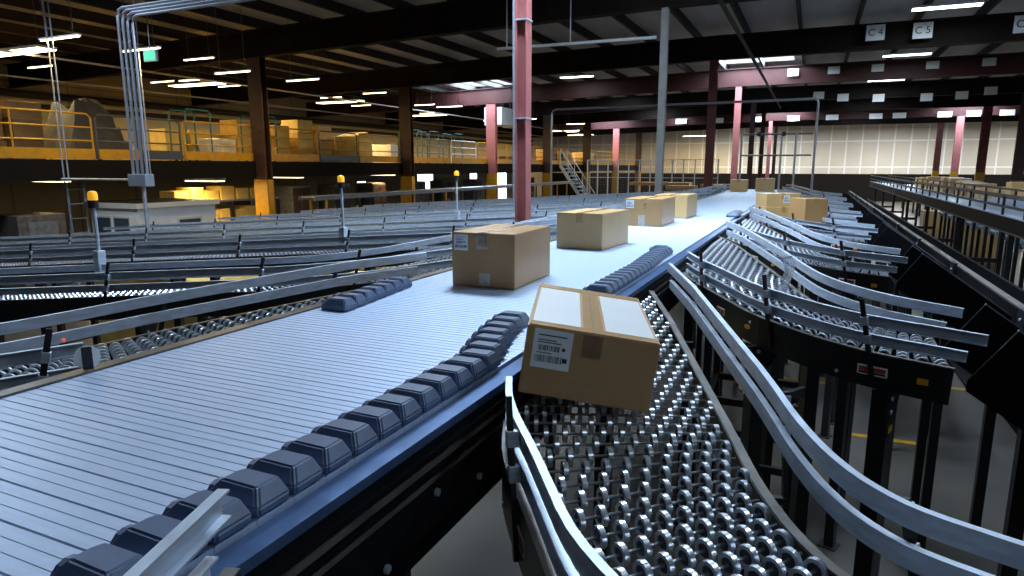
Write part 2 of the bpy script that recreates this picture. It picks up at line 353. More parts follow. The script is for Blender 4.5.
r_ = MB(); r_.box(SX1 + .0585, SX1 + .068, Ya, Yb, ZS - .100, ZS - .086); r_.box(SX1 + .0585, SX1 + .066, Ya, Yb, ZS - .142, ZS - .132); r_.build('rub_strip', 'rustrail', so)
MB().box(SX0 - .055, SX0 - .004, Ya, Yb, ZS - .05, ZS + .006).build('side_rail', 'worn', so, label='worn dark edge rail with rubbed bare patches')
m_ = MB(); m_.box(SX0 - .05, SX0 - .012, Ya, Yb, ZS - .30, ZS - .051); m_.build('side_frame', 'blacksheet', so)
MB().box(SX0 - .01, SX1 + .018, Ya, Yb, ZS - .29, ZS - .22).build('return_pan', 'blacksheet', so)
for i in range(9):
    y = 0.5 + i * 2.4
    for x in (SX0 - .03, SX1 + .04): MB().box(x - .035, x + .035, y - .035, y + .035, FL, ZS - .30).build('leg', 'black', so)
    MB().box(SX0 - .03, SX1 + .04, y - .03, y + .03, ZS - .38, ZS - .30).build('cross_beam', 'black', so)
for i, (y, z) in enumerate([(1.32, -.80), (1.55, -.86), (1.9, -.80), (1.1, -.88)]):
    MB().lathe((SX1 + .058, y, z), (1, 0, 0), [(0, 0), (0, .011), (.008, .010), (.011, 0)], 10).build('bolt', 'galv', so)
# shoes: a wedge nosed block with a chamfered top
def shoe_mesh():
    b = MB(); w = .062; d = .042
    low = [(-w - .012, -d * .5), (-w, -d), (w - .006, -d), (w, -d + .006), (w, d), (-w, d), (-w - .012, d * .5)]
    mid = [(-w - .018, -d * .5), (-w - .002, -d), (w - .004, -d), (w + .002, -d + .006), (w + .002, d), (-w - .002, d), (-w - .018, d * .5)]
    top = [(-w + .020, -d * .45), (-w + .026, -d + .022), (w - .022, -d + .020), (w - .018, -d + .026), (w - .018, d - .008), (-w + .026, d - .008), (-w + .020, d * .4)]
    v = [(x, y, 0.004) for x, y in low] + [(x, y, .022) for x, y in mid] + [(x, y, .052) for x, y in top]
    f = [tuple(range(6, -1, -1)), tuple(range(14, 21))]
    for a in (0, 7):
        for i in range(7): j = (i + 1) % 7; f.append((a + i, a + j, a + 7 + j, a + 7 + i))
    b.add(v, f); b.lathe((-w - .016, -.004, .008), (1, .0, 0), [(0, 0), (0, .030), (.022, .033), (.022, 0)], 14)
    return b.mesh('shoe', 'shoe', smooth=False)
SM = shoe_mesh()
bm = bmesh.new(); bm.from_mesh(SM); bmesh.ops.bevel(bm, geom=[e for e in bm.edges if len(e.link_faces) == 2 and e.calc_face_angle(0) > .5], offset=.004, segments=2, affect='EDGES'); bm.to_mesh(SM); bm.free()
for p in SM.polygons: p.use_smooth = False
spots = []
y = 2.335
xs_n = [-1.05, -1.036, -1.018, -.996, -.97, -.942]
for i in range(23): spots.append((xs_n[i] if i < 6 else -.917, 2.335 - i * PITCH))
for i in range(20): spots.append((max(-.945, -.917 - max(0, i - 10) * .006) if i < 19 else -.985, 3.08 + i * PITCH))
for i in range(7): spots.append((-1.865 - i * .012, 2.29 + i * PITCH))
for i in range(7): spots.append((-.885, 8.75 + i * PITCH))
so_org = so['org']
for x, y in spots:
    o = bpy.data.objects.new('shoe', SM); C.objects.link(o); o.parent = so
    o.location = (x - so_org[0], y - so_org[1], ZS - so_org[2]); o['org'] = (0, 0, 0)

# ------------------------------------------------------------------ skate wheel chutes
def smooth_line(P, n):
    """Catmull-Rom through P, resampled to n + 1 points equally spaced along it."""
    Q = [Vector((2 * P[0][0] - P[1][0], 2 * P[0][1] - P[1][1], 0))] + [Vector((p[0], p[1], 0)) for p in P] + [Vector((2 * P[-1][0] - P[-2][0], 2 * P[-1][1] - P[-2][1], 0))]
    D = []
    for i in range(1, len(Q) - 2):
        p0, p1, p2, p3 = Q[i - 1:i + 3]
        for k in range(12):
            t = k / 12; D.append(.5 * ((2 * p1) + (p2 - p0) * t + (2 * p0 - 5 * p1 + 4 * p2 - p3) * t * t + (3 * p1 - p0 - 3 * p2 + p3) * t ** 3))
    D.append(Q[-2]); S = [0]
    for i in range(1, len(D)): S.append(S[-1] + (D[i] - D[i - 1]).length)
    out = []; j = 1
    for i in range(n + 1):
        s_ = S[-1] * i / n
        while j < len(S) - 1 and S[j] < s_: j += 1
        t = (s_ - S[j - 1]) / (S[j] - S[j - 1]); out.append(D[j - 1].lerp(D[j], t))
    return out
def chute_path(P, ext):
    """centre line from upstream to outlet as (x, y, nx, ny, width); n points from the near edge to the far edge."""
    N = smooth_line(P['near'], 40); F = smooth_line(P['far'], 40)
    dn, df = (N[0] - N[1]).normalized(), (F[0] - F[1]).normalized(); up = []
    for i in range(24, 0, -1): t = 2.6 * i / 24; up.append((N[0] + dn * t, F[0] + df * t))
    pr = up + list(zip(N, F)); dd = ((N[-1] - N[-2]).normalized() + (F[-1] - F[-2]).normalized()).normalized()
    k = max(1, int(ext / .25))
    for i in range(1, k + 1): t = ext * i / k; pr.append((N[-1] + dd * t, F[-1] + dd * t))
    pts = []
    for a_, b_ in pr: c = (a_ + b_) / 2; n = (b_ - a_); w = n.length; n = n / w; pts.append((c.x, c.y, n.x, n.y, w))
    S = [0.0]
    for i in range(1, len(pts)): S.append(S[-1] + math.hypot(pts[i][0] - pts[i - 1][0], pts[i][1] - pts[i - 1][1]))
    return pts, S
def at_s(pts, S, s):
    s = max(0, min(S[-1], s)); i = 1
    while i < len(S) - 1 and S[i] < s: i += 1
    t = (s - S[i - 1]) / (S[i] - S[i - 1]); a, b = pts[i - 1], pts[i]
    return tuple(a[j] + (b[j] - a[j]) * t for j in range(5))
EDGE = SX1 + .082
WR, WT = .0250, .0190
def wheel_prof(): return [(-.009, .005), (-.009, .009), (-.003, .010), (-.003, .017), (-.0068, .018), (-.0068, WR - .001), (-.0058, WR), (.0058, WR), (.0068, WR - .001), (.0068, .018), (.003, .017), (.003, .010), (.009, .009), (.009, .005)]
WHEEL = MB().lathe((0, 0, 0), (1, 0, 0), wheel_prof(), 18).mesh('skate_wheel', 'wheel', smooth=True)
WHEEL.materials.append(M['hub'])
for p_ in WHEEL.polygons:
    if math.hypot(p_.center.y, p_.center.z) < .0172: p_.material_index = 1
def make_chute(name, label, cat, P, mirror=False, ext=.02, near_x=-.74, far_x=-.72, wheels=100, posts_near=(), posts_far=(), legs=(), stickers=True, slope=.048, group=None, gext=.04, simple_from=None):
    pts, S = chute_path(P, ext)
    mx = (lambda x: -2.83 - x) if mirror else (lambda x: x)
    s_in = next(s for s, p in zip(S, pts) if p[0] > EDGE)
    zf = lambda s: P.get('z0', -.655) - slope * max(0, s - s_in + .3)
    end = S[-1]; pe = at_s(pts, S, s_in + 1.2)
    org = (mx(pe[0]), pe[1], FL)
    t = thing(name, label, cat, org, group)
    def ept(s, side, extra): p = at_s(pts, S, s); o = side * p[4] / 2 + extra; return p[0] + p[2] * o, p[1] + p[3] * o, p
    def edge(side, extra, dz, xmin=None, n=90):
        out = []
        for i in range(n + 1):
            s = end * i / n; x, y, p = ept(s, side, extra)
            if x < (EDGE if xmin is None else xmin): continue
            out.append((mx(x), y, zf(s) + dz))
        return out
    def s_at_x(side, x_): return next((end * i / 400 for i in range(401) if ept(end * i / 400, side, 0)[0] > x_), end)
    def frame_m(s, side, extra, z):
        x, y, p = ept(s, side, extra); e0, e1 = ept(s - .03, side, extra), ept(s + .03, side, extra); tx, ty = e1[0] - e0[0], e1[1] - e0[1]; l_ = math.hypot(tx, ty) or 1
        p = (0, 0, -ty / l_, tx / l_)
        return Matrix.Translation((mx(x), y, z)) @ Matrix.Rotation(math.atan2(p[3], -p[2] if mirror else p[2]), 4, 'Z'), (mx(x), y)
    for side in (-1, 1):
        sg = side * (-1 if mirror else 1)
        e = edge(side, 0, 0)
        MB().sweep(e, [(0, -.15), (0, 0), (sg * .026, 0), (sg * .026, -.005), (sg * .005, -.005), (sg * .005, -.143), (sg * .026, -.143), (sg * .026, -.15)]).build('side_frame', 'black', t)
        MB().sweep(edge(side, 0, .0025), [(0, -.003), (0, .0015), (sg * .024, .0015), (sg * .024, -.003)]).build('frame_lip', 'rustrail', t)
    ax = MB(); rest = MB(); singles = []; step = .0635; n = int(end / step); row = 0
    for i in range(n):
        s = end - .03 - i * step
        if s < .05: break
        p = at_s(pts, S, s); z = zf(s) - .013; t0 = -p[4] / 2 + .03; t1 = p[4] / 2 - .03
        if p[0] + p[2] * t1 < EDGE + .02: break
        tc = max(t0, (EDGE + .012 - p[0]) / p[2])
        row += 1
        ax.cyl((mx(p[0] + p[2] * tc), p[1] + p[3] * tc, z), (mx(p[0] + p[2] * t1), p[1] + p[3] * t1, z), .0042, 6)
        tt = t0 + (.012 if row % 2 else .039)
        while tt < t1:
            if tt > tc + .008: singles.append(((mx(p[0] + p[2] * tt), p[1] + p[3] * tt, z), (-p[2] if mirror else p[2], p[3], 0)))
            tt += .054
    ax.build('axles', 'axle', t, kind='stuff')
    singles.sort(key=lambda cd: cd[0][0] ** 2 + cd[0][1] ** 2 + (0 if cd[0][1] > .55 else 50))
    for c, d in singles[:wheels]:
        o = bpy.data.objects.new('skate_wheel', WHEEL); C.objects.link(o); o.parent = t
        o.location = (c[0] - org[0], c[1] - org[1], c[2] - org[2]); o.rotation_euler = (0, 0, math.atan2(d[1], d[0])); o['org'] = (0, 0, 0)
    nseg = simple_from or 12; hub = MB()
    for c, d in singles[wheels:]:
        if nseg > 8:
            rest.lathe(c, d, [(-.0062, .0165), (-.0062, WR), (.0062, WR), (.0062, .0165), (-.0062, .0165)], nseg); hub.lathe(c, d, [(-.003, .004), (-.003, .0168), (.003, .0168), (.003, .004)], nseg)
        else:
            rest.lathe(c, d, [(-.0062, .017), (-.0062, WR), (.0062, WR), (.0062, .017)], nseg); hub.lathe(c, d, [(-.003, .004), (-.003, .0172), (.003, .0172), (.003, .004)], 6)
    if rest.v:
        rest.build('skate_wheels', 'wheel', t, smooth=True, kind='stuff'); hub.build('wheel_hubs', 'hub', t, kind='stuff')
    H2 = .045; gf = P.get('gap', .02)
    for side, xm, posts in ((-1, near_x, posts_near), (1, far_x, posts_far)):
        o_ = .028 if side < 0 else gf
        sg = side * (-1 if mirror else 1)
        for hz, ex in ((.115, .06), (.035, 0)):
            e = edge(side, o_, hz, xm + (0 if hz > .1 else .02))
            if gext:
                p0, p1 = Vector(e[-2]), Vector(e[-1]); e.append(tuple(p1 + (p1 - p0).normalized() * (gext + ex)))
            prof = [(0, 0), (0, H2), (-sg * .018, H2), (-sg * .018, H2 - .004), (-sg * .004, H2 - .004), (-sg * .004, .004), (-sg * .018, .004), (-sg * .018, 0)]
            MB().sweep(e, prof).build('guard_rail', 'galv', t)
        for px in posts:
            s = s_at_x(side, px) if px < .6 or ext < 1 else end - px
            o2 = -.008 if side < 0 else gf + .030
            m4, _ = frame_m(s, side, o2, zf(s)); m4 = m4 @ Matrix.Rotation(R(12 if mirror else -12), 4, 'X')
            po = MB().box(-.006, .006, -.0095, .0095, -.14, .235 if side < 0 else .165, m4).build('guard_post', 'black', t)
            for hz in (.115, .035):
                MB().bevbox(-.010 if side < 0 else -.016, .022 if side < 0 else .010, -.014, .014, hz + .004, hz + .042, .003, m4).build('clamp', 'galv', po, org=org)
            if side > 0 and gf > .03: MB().bar(m4 @ Vector((0, 0, -.12)), m4 @ Vector((-gf - .03, 0, -.12)), .02, .02).build('bracket', 'black', po, org=org)
    for px in legs:
        s = s_at_x(-1, px) if px < .6 or ext < 1 else end - px
        z = zf(s) - .15; st = []
        for side, ex in ((-1, .03), (1, -.03)):
            m4, xy = frame_m(s, side, ex, 0)
            b = MB(); b.box(-.038, .038, -.04, -.034, FL + .01, z, m4); b.box(-.038, -.032, -.034, .03, FL + .01, z, m4); b.box(.032, .038, -.034, .03, FL + .01, z, m4); b.box(-.07, .07, -.07, .07, FL, FL + .01, m4)
            b.build('leg', 'black', t); st.append(xy)
            g = MB()
            g.add([m4 @ Vector(q) for q in [(-.10, -.045, z), (.10, -.045, z), (.10, -.045, z - .05), (.05, -.045, z - .12), (-.05, -.045, z - .12), (-.10, -.045, z - .05),
                                            (-.10, -.036, z), (.10, -.036, z), (.10, -.036, z - .05), (.05, -.036, z - .12), (-.05, -.036, z - .12), (-.10, -.036, z - .05)]],
                  [(5, 4, 3, 2, 1, 0), (6, 7, 8, 9, 10, 11)] + [(i, (i + 1) % 6, 6 + (i + 1) % 6, 6 + i) for i in range(6)])
            gu = g.build('gusset', 'black', t)
            for bx_, bz_ in ((-.02, -.03), (-.02, -.09)): MB().lathe(m4 @ Vector((bx_, -.045, z + bz_)), m4.to_3x3() @ Vector((0, -1, 0)), [(0, 0), (0, .011), (.006, .010), (.008, 0)], 8).build('bolt', 'galv', gu, org=org)
            if stickers and side < 0: MB().box(-.028, .028, -.0465, -.0455, z - .185, z - .155, m4).build('yellow_sticker', 'orange', t)
        (x0, y0), (x1, y1) = st
        for zz in (z - .35, z - 1.2): MB().bar((x0, y0, zz), (x1, y1, zz), .03, .05).build('cross_brace', 'black', t)
    if stickers:
        for back, wd, ht, mm, nm_ in ((.25, .12, .042, 'paper', 'warning_label'), (.09, .04, .026, 'orange', 'yellow_sticker'), (1.16, .10, .040, 'paper', 'warning_label'), (.88, .05, .02, 'orange', 'oval_badge')):
            s = end - back; m4, _ = frame_m(s, -1, -.0022, zf(s) - .075)
            if nm_ == 'oval_badge':
                lb = MB(); k = 16; lb.add([m4 @ Vector((-.0012, .028 * math.cos(6.2832 * i / k), .012 * math.sin(6.2832 * i / k))) for i in range(k)] + [m4 @ Vector((.002, .028 * math.cos(6.2832 * i / k), .012 * math.sin(6.2832 * i / k))) for i in range(k)],
                                          [tuple(range(k)), tuple(range(2 * k - 1, k - 1, -1))] + [(i, (i + 1) % k, k + (i + 1) % k, k + i) for i in range(k)])
                lb.build(nm_, 'orange', t)
                continue
            lb = MB().box(-.0012, .003, -wd / 2, wd / 2, -ht / 2, ht / 2, m4).build(nm_, mm, t)
            if nm_ == 'warning_label':
                for q in (-1, 1):
                    c_ = q * wd * .235; MB().box(-.002, 0, c_ - wd * .21, c_ + wd * .21, -ht * .10, ht * .34, m4).build('red_print', 'redink', lb, org=org); MB().box(-.002, 0, c_ - wd * .21, c_ + wd * .21, -ht * .36, -ht * .14, m4).build('black_print', 'ink', lb, org=org)
        for k in range(10):
            s = end - .06 - k * .16; m4, _ = frame_m(s, -1, 0, zf(s) - (.045 if k % 2 else .12))
            if k in (2, 5, 8): MB().lathe(m4 @ Vector((0, 0, 0)), m4.to_3x3() @ Vector((-1, 0, 0)), [(0, 0), (0, .009), (.004, .008), (.006, 0)], 8).build('bolt', 'galv', t)
    return t
PA = dict(near=[(-.80, 1.72), (-.70, 1.49), (-.61, 1.345), (-.53, 1.235), (-.43, 1.09), (-.34, .965), (-.24, .87), (-.12, .785), (.05, .71), (.30, .67)],
          far=[(-.77, 3.56), (-.44, 2.68), (-.223, 2.08), (-.069, 1.62), (.07, 1.38), (.16, 1.29), (.26, 1.23), (.42, 1.20)], z0=-.68, gap=.075)
PA['far'] = [(-.18, 1.955), (-.12, 1.785), (-.069, 1.64), (-.02, 1.525), (.03, 1.43), (.10, 1.335), (.20, 1.26), (.36, 1.215)]
PB = dict(near=[(-.80, 4.60), (-.66, 4.28), (-.44, 3.90), (-.257, 3.59), (-.11, 3.42), (.01, 3.30), (.15, 3.19), (.31, 3.10), (.55, 3.03)],
          far=[(-.20, 4.83), (-.105, 4.54), (-.02, 4.27), (.07, 4.04), (.20, 3.84), (.38, 3.67), (.56, 3.58)])
RG = 'chutes along the right side of the sorter'
ch1 = make_chute('skate_wheel_chute', 'nearest skate wheel chute with long curved guard rails, holding the taped carton', 'conveyor', PA, ext=.3, near_x=-.735, far_x=-.70,
                 posts_near=(-.57, .25), posts_far=(-.55, -.10, .2), legs=(-.45, .2), group=RG)
ch2 = make_chute('skate_wheel_chute', 'second skate wheel chute beyond the taped carton, empty, with red warning label', 'conveyor', PB, posts_near=(-.57, -.15, .27), posts_far=(-.5, -.05, .4), legs=(-.22, .33), group=RG)
RL = ['third skate wheel chute on the right of the sorter, next after the near empty one', 'skate wheel chute holding two stacked brown cartons, right of the sorter',
      'fifth skate wheel chute on the right of the sorter, just past the two cartons', 'sixth skate wheel chute on the right of the sorter',
      'seventh skate wheel chute on the right of the sorter, far off', 'farthest skate wheel chute on the right of the sorter']
ch3 = make_chute('skate_wheel_chute', RL[0], 'conveyor', PB, posts_near=(-.57, -.15, .27), posts_far=(-.5, -.05, .4), legs=(-.22, .33), wheels=0, simple_from=10, group=RG)
ch3.location.y += 2.45
CH = [ch1, ch2, ch3]
for k in range(1, 6): CH.append(copy_tree(ch3, RL[k], (0, 2.45 * k, 0)))
# next chute towards the camera: only the tips of its guard rails reach into the picture
PA0 = dict(PA); PA0['z0'] = -.62; PA0['gap'] = 0.0; PA0['near'] = [(x, y - 2.95) for x, y in PA['near']]; PA0['far'] = [(x, y - 2.95) for x, y in PA['far']]
ch0 = make_chute('skate_wheel_chute', 'skate wheel chute of which two rail tips rise before the sorter at bottom left', 'conveyor', PA0, far_x=-.765, posts_far=(-.5,), legs=(-.45,), wheels=0, stickers=False)
# left side, mirrored, running on towards the mezzanine
LG = 'chutes along the left side of the sorter'
PAL = dict(PA); PAL['gap'] = .03
la = make_chute('skate_wheel_chute', 'nearest skate wheel chute on the left of the sorter, with white round reflector', 'conveyor', PAL, mirror=True, ext=2.5, near_x=-.63, far_x=-.70, posts_near=(-.56, -.1), posts_far=(-.5, -.2, .15), legs=(-.3, 1.0), group=LG, stickers=False)
PBL = dict(PB)
kw = dict(mirror=True, ext=8.2, posts_near=(-.57, -.15, .3, 7.4, 6.3, 5.2, 4.1, 3.0, 1.9, .8), posts_far=(-.5, -.05, .4, 7.4, 6.3, 5.2, 4.1, 3.0, 1.9, .8), legs=(-.2, 7.6, 5.6, 3.6, 1.6), group=LG)
lb = make_chute('skate_wheel_chute', 'second skate wheel chute on the left of the sorter, carrying the nearest amber beacon', 'conveyor', PBL, wheels=100, **kw)
lc = make_chute('skate_wheel_chute', 'third skate wheel chute on the left of the sorter, below the second amber beacon', 'conveyor', PBL, wheels=0, simple_from=8, **kw)
lc.location.y += 2.45
LL = ['fourth skate wheel chute on the left of the sorter, below the third amber beacon', 'fifth skate wheel chute on the left of the sorter', 'sixth skate wheel chute on the left of the sorter',
      'seventh skate wheel chute on the left of the sorter, far off', 'farthest skate wheel chute on the left of the sorter']
for k in range(1, 6): copy_tree(lc, LL[k - 1], (0, 2.45 * k, 0))
# black discharge slides at the outlets
def make_slide(y0, label):
    t = thing('discharge_slide', label, 'slide', (1.0, y0, FL), 'black slides below the chute outlets')
    x0, z0 = .605, -.84; x1 = 1.31; sl = -.66; z1 = z0 + sl * (x1 - x0)
    def plate(ya, yb, h0, h1):
        v = [(x0, ya, z0 - .02), (x1, ya, z1 - .02), (x1, ya, z1 + h1), (x0 + .14, ya, z0 + h0), (x0, ya, z0 + .02)]; v += [(p[0], yb, p[2]) for p in v]
        return MB().add(v, [(0, 1, 2, 3, 4), (9, 8, 7, 6, 5)] + [(i, (i + 1) % 5, 5 + (i + 1) % 5, 5 + i) for i in range(5)])
    f = MB(); v = [(x, y, z) for x, z in ((x0, z0), (x1, z1)) for y in (y0, y0 + .52)]; v += [(p[0], p[1], p[2] - .01) for p in v]
    f.add(v, [(0, 1, 3, 2), (4, 6, 7, 5), (0, 2, 6, 4), (1, 5, 7, 3), (0, 4, 5, 1), (2, 3, 7, 6)]); f.build('slide_bed', 'blacksheet', t)
    for ya in (y0 - .012, y0 + .52):
        plate(ya, ya + .012, .235, .30).build('side_plate', 'blacksheet', t)
        e = MB(); e.bar((x0 + .14, ya + .006, z0 + .237), (x1, ya + .006, z1 + .302), .014, .006); e.build('lit_edge', 'galvdark', t)  # paler colour paints the light caught by the plate edges
    for x in (.95,):
        for ya in (y0 + .03, y0 + .47): MB().box(x - .03, x + .03, ya - .03, ya + .03, FL, z0 + sl * (x - x0) - .01).build('leg', 'black', t)
    return t
s1 = make_slide(2.98, 'black sheet slide at the outlet of the second chute, nearest in view')
for k in range(1, 7):
    copy_tree(s1, ['black sheet slide below the outlet of the third chute', 'black sheet slide below the chute with two cartons', 'black sheet slide below the fifth chute outlet', 'black sheet slide below the sixth chute outlet',
                   'black sheet slide below the seventh chute outlet', 'farthest black sheet slide below the chute outlets'][k - 1], (0, 2.45 * k, 0))
tk = thing('takeaway_conveyor', 'long black walled takeaway conveyor running below the chute slides', 'conveyor', (1.7, 10, FL))
MB().box(1.36, 1.40, .6, 30, -1.75, -.96).build('side_wall', 'blacksheet', tk)
MB().box(1.352, 1.408, .6, 30, -.96, -.945).build('top_edge', 'rustrail', tk, label='thin top edge coloured grey as if lit')  # lighter colour stands in for light catching the edge
MB().box(2.02, 2.06, .6, 30, -1.75, -1.24).build('side_wall', 'blacksheet', tk)
MB().box(1.40, 2.02, .6, 30, -1.55, -1.50).build('belt', 'black', tk)
for i in range(12):
    y = 1.2 + 2.45 * i
    b_ = MB().box(1.325, 1.36, y + 1.55, y + 1.72, -1.20, -.93).build('bracket', 'black', tk)
    for zz in (-1.0, -1.08, -1.16): MB().lathe((1.325, y + 1.635, zz), (-1, 0, 0), [(0, 0), (0, .012), (.007, .011), (.010, 0)], 8).build('bolt', 'galv', b_, org=root_org(tk))
    for x in (1.42, 2.0): MB().box(x - .035, x + .035, y - .035, y + .035, FL, -1.55).build('leg', 'black', tk)
# raised conveyor on the right
rc = thing('raised_conveyor', 'raised roller conveyor with black side frame and two bar guard rail', 'conveyor', (3.0, 12, FL))
RX0, RX1, RZ, RY0, RY1 = 2.62, 3.35, -.70, 3.0, 37.5
MB().box(RX0 - .04, RX0, RY0, RY1, RZ - .22, RZ - .01).build('side_frame', 'blacksheet', rc); MB().box(RX1, RX1 + .04, RY0, RY1, RZ - .22, RZ - .01).build('side_frame', 'blacksheet', rc)
MB().box(RX0 - .05, RX0 - .04, RY0, RY1, RZ - .235, RZ - .215).build('lower_lip', 'rustrail', rc)
MB().box(RX0 - .045, RX0 + .06, RY0, RY1, RZ - .01, RZ + .006).build('edge_cap', 'alu', rc, label='bright steel strip along the near edge')
mb = MB(); y = RY0 + .05
while y < RY1: mb.cyl((RX0, y, RZ - .03), (RX1, y, RZ - .03), .028, 8); y += .078
mb.build('rollers', 'roller', rc, smooth=True, kind='stuff')
for x in (RX0 - .02, RX1 + .02):
    for hz in (.13, .29): MB().box(x - .012, x + .012, RY0, RY1, RZ + hz - .018, RZ + hz + .018).build('guard_bar', 'bluegrey' if x < 3 else 'black', rc)
    y = RY0 + .9 + (0 if x < 3 else .5)
    while y < RY1: MB().box(x - .016, x + .016, y - .016, y + .016, RZ - .05, RZ + .31).build('guard_post', 'black', rc); y += 1.15
y = RY0 + .8
while y < RY1:
    for x in (RX0, RX1): MB().box(x - .035, x + .035, y - .035, y + .035, FL, RZ - .22).build('leg', 'black', rc)
    MB().box(RX0, RX1, y - .03, y + .03, RZ - 1.1, RZ - 1.02).build('cross_brace', 'black', rc); y += 3.8
# low gravity lanes behind the raised conveyor
g1 = thing('gravity_lane', '', 'conveyor', (5.5, 6.5, FL), 'low roller lanes below the raised conveyor')
gx0, gx1, gz = 3.52, 10.6, -1.32
for yy in (6.5, 7.1): MB().box(gx0, gx1, yy - .02, yy + .02, gz - .1, gz + .01).build('side_frame', 'galv', g1)
mb = MB(); x = gx0 + .05
while x < gx1: mb.cyl((x, 6.52, gz - .02), (x, 7.08, gz - .02), .025, 8); x += .085
mb.build('rollers', 'roller', g1, smooth=True, kind='stuff')
for x in (3.6, 6.0, 8.4, 10.4):
    for yy in (6.47, 7.13): MB().box(x - .03, x + .03, yy - .03, yy + .03, FL, gz + .42).build('post', 'black', g1)
for yy in (6.47, 7.13):
    for hz in (.16, .38): MB().box(gx0, gx1, yy - .012, yy + .012, gz + hz, gz + hz + .04).build('guard_bar', 'galv', g1)
for x in (4.2, 6.6): MB().box(x - .05, x + .05, 6.43, 6.45, gz + .2, gz + .3).build('orange_tag', 'orange', g1)
g1['label'] = 'nearest low roller lane below the raised conveyor, between black posts'
for k in range(1, 14): copy_tree(g1, '%s low roller lane below the raised conveyor, counted from the camera' % ORD[k], (0, 1.25 * k, 0))

# ------------------------------------------------------------------ cartons
def carton(org, w, d, h, rz, label, m='card', group=None, tape_top=True, label_at=None, tape_front=(), flaps=False, tilt=0, band=False, bx=None, kindname='cardboard_carton'):
    """org = centre of the bottom face."""
    t = thing(kindname, label, 'box', org, group)
    m4 = Matrix.Translation(org) @ Matrix.Rotation(rz, 4, 'Z') @ Matrix.Rotation(tilt, 4, 'Y')
    MB().bevbox(-w / 2, w / 2, -d / 2, d / 2, 0.001, h, .006, m4).build('box_body', m, t)
    e = .0012
    if tape_top:
        tp = MB(); tp.box(-.028, .028, -d / 2 + .004, d / 2 - .004, h - .001, h + e, m4); tp.box(-.028, .028, -d / 2 - e, -d / 2 + .001, h - .07, h - .003, m4); tp.build('tape', 'tape', t)
        MB().box(-.0018, .0018, -d / 2 + .004, d / 2 - .004, h - .001, h + 2 * e, m4).build('flap_seam', 'cardd', t)
    if flaps:
        for s in (-1, 1):
            MB().box(min(s * .036, s * (w / 2 - .012)), max(s * .036, s * (w / 2 - .012)), -d / 2 + .055, d / 2 - .075, h - .001, h + e * .8, m4).build('sheen_panel', 'flap', t)  # light on the carton top drawn as pale panels
        for ya, yb in ((-d / 2 + .004, -d / 2 + .05), (d / 2 - .07, d / 2 - .004)): MB().box(-w / 2 + .006, w / 2 - .006, ya, yb, h - .001, h + e * 1.3, m4).build('tape', 'tape', t)
    for (x0, x1, z0, z1, mm) in tape_front: MB().box(x0, x1, -d / 2 - e, -d / 2 + .001, z0, z1, m4).build('tape', mm, t)
    if label_at:
        x0, x1, z0, z1 = label_at
        lb = MB().box(x0, x1, -d / 2 - .0022, -d / 2 + .001, z0, z1, m4).build('shipping_label', 'paper', t)
        ink = MB(); rnd = random.Random(3); W_ = x1 - x0; H_ = z1 - z0
        for (a, b, c_, d_) in ((.14, .70, .46, .60), (.08, .78, .16, .34)):
            x = x0 + a * W_
            while x < x0 + b * W_:
                bw = rnd.choice((.0008, .0016, .0026)); ink.box(x, x + bw, -d / 2 - .0028, -d / 2 - .002, z0 + c_ * H_, z0 + d_ * H_, m4); x += bw + rnd.choice((.0010, .0018, .0024))
        for (a, b, c_, d_) in ((.12, .85, .84, .87), (.12, .60, .72, .745), (.12, .72, .66, .685), (.12, .5, .39, .41), (.80, .92, .20, .32), (.76, .84, .50, .58)):
            ink.box(x0 + a * W_, x0 + b * W_, -d / 2 - .0028, -d / 2 - .002, z0 + c_ * H_, z0 + d_ * H_, m4)
        ink.build('printing', 'ink', lb, org=org)
    return t
ZB = ZS + .001
carton((-1.535, 3.295, ZB), .36, .53, .285, R(1), 'large taped carton with white label, nearest on the slat bed of the sorter', label_at=(-.165, -.085, .19, .272), tape_front=((-.035, .03, .20, .282, 'cleartape'), (-.02, .04, .01, .075, 'cleartape')))
carton((-1.575, 5.10, ZB), .375, .62, .275, R(-4), 'plain unlabelled carton with soft bulging corner, second on the sorter', m='card2', tape_top=True)
carton((-1.61, 7.32, ZB), .39, .74, .29, R(0), 'carton with white label and tape patch, third on the sorter', label_at=(-.185, -.10, .19, .275), tape_front=((-.05, .02, .0, .12, 'cleartape'), (0.0, .04, .18, .24, 'tape')))
carton((-1.56, 8.55, ZB), .40, .62, .285, R(-2), 'pale carton standing behind the third carton on the sorter', m='card2')
carton((-.660, 2.03, -.663), .376, .66, .205, R(19), 'brown carton with tape cross and white label, riding onto the nearest skate wheel chute', label_at=(-.165, -.055, .085, .198), tilt=R(8),
       tape_front=((-.035, .045, .135, .201, 'tape'), (-.05, .05, .004, .055, 'tape')), flaps=True)
carton((-1.74, 18.3, ZB), .40, .5, .30, 0, 'small far carton at the end of the sorter, left of two', m='card2')
carton((-1.14, 18.8, ZB), .45, .5, .33, 0, 'small far pale carton at the end of the sorter, right of two', m='card2')
# cartons on the fourth chute
carton((-.40, 9.50, -.672), .46, .40, .16, R(24), 'lower brown carton lying on the fourth chute, under another', m='card2')
carton((-.41, 9.52, -.5105), .44, .38, .17, R(25), 'upper brown carton with white label on the fourth chute', m='card2', label_at=(.0, .08, .05, .15))
carton((-.03, 8.95, -.685), .30, .34, .31, R(34), 'single brown carton lower down the fourth chute, right of the stacked pair', m='card')
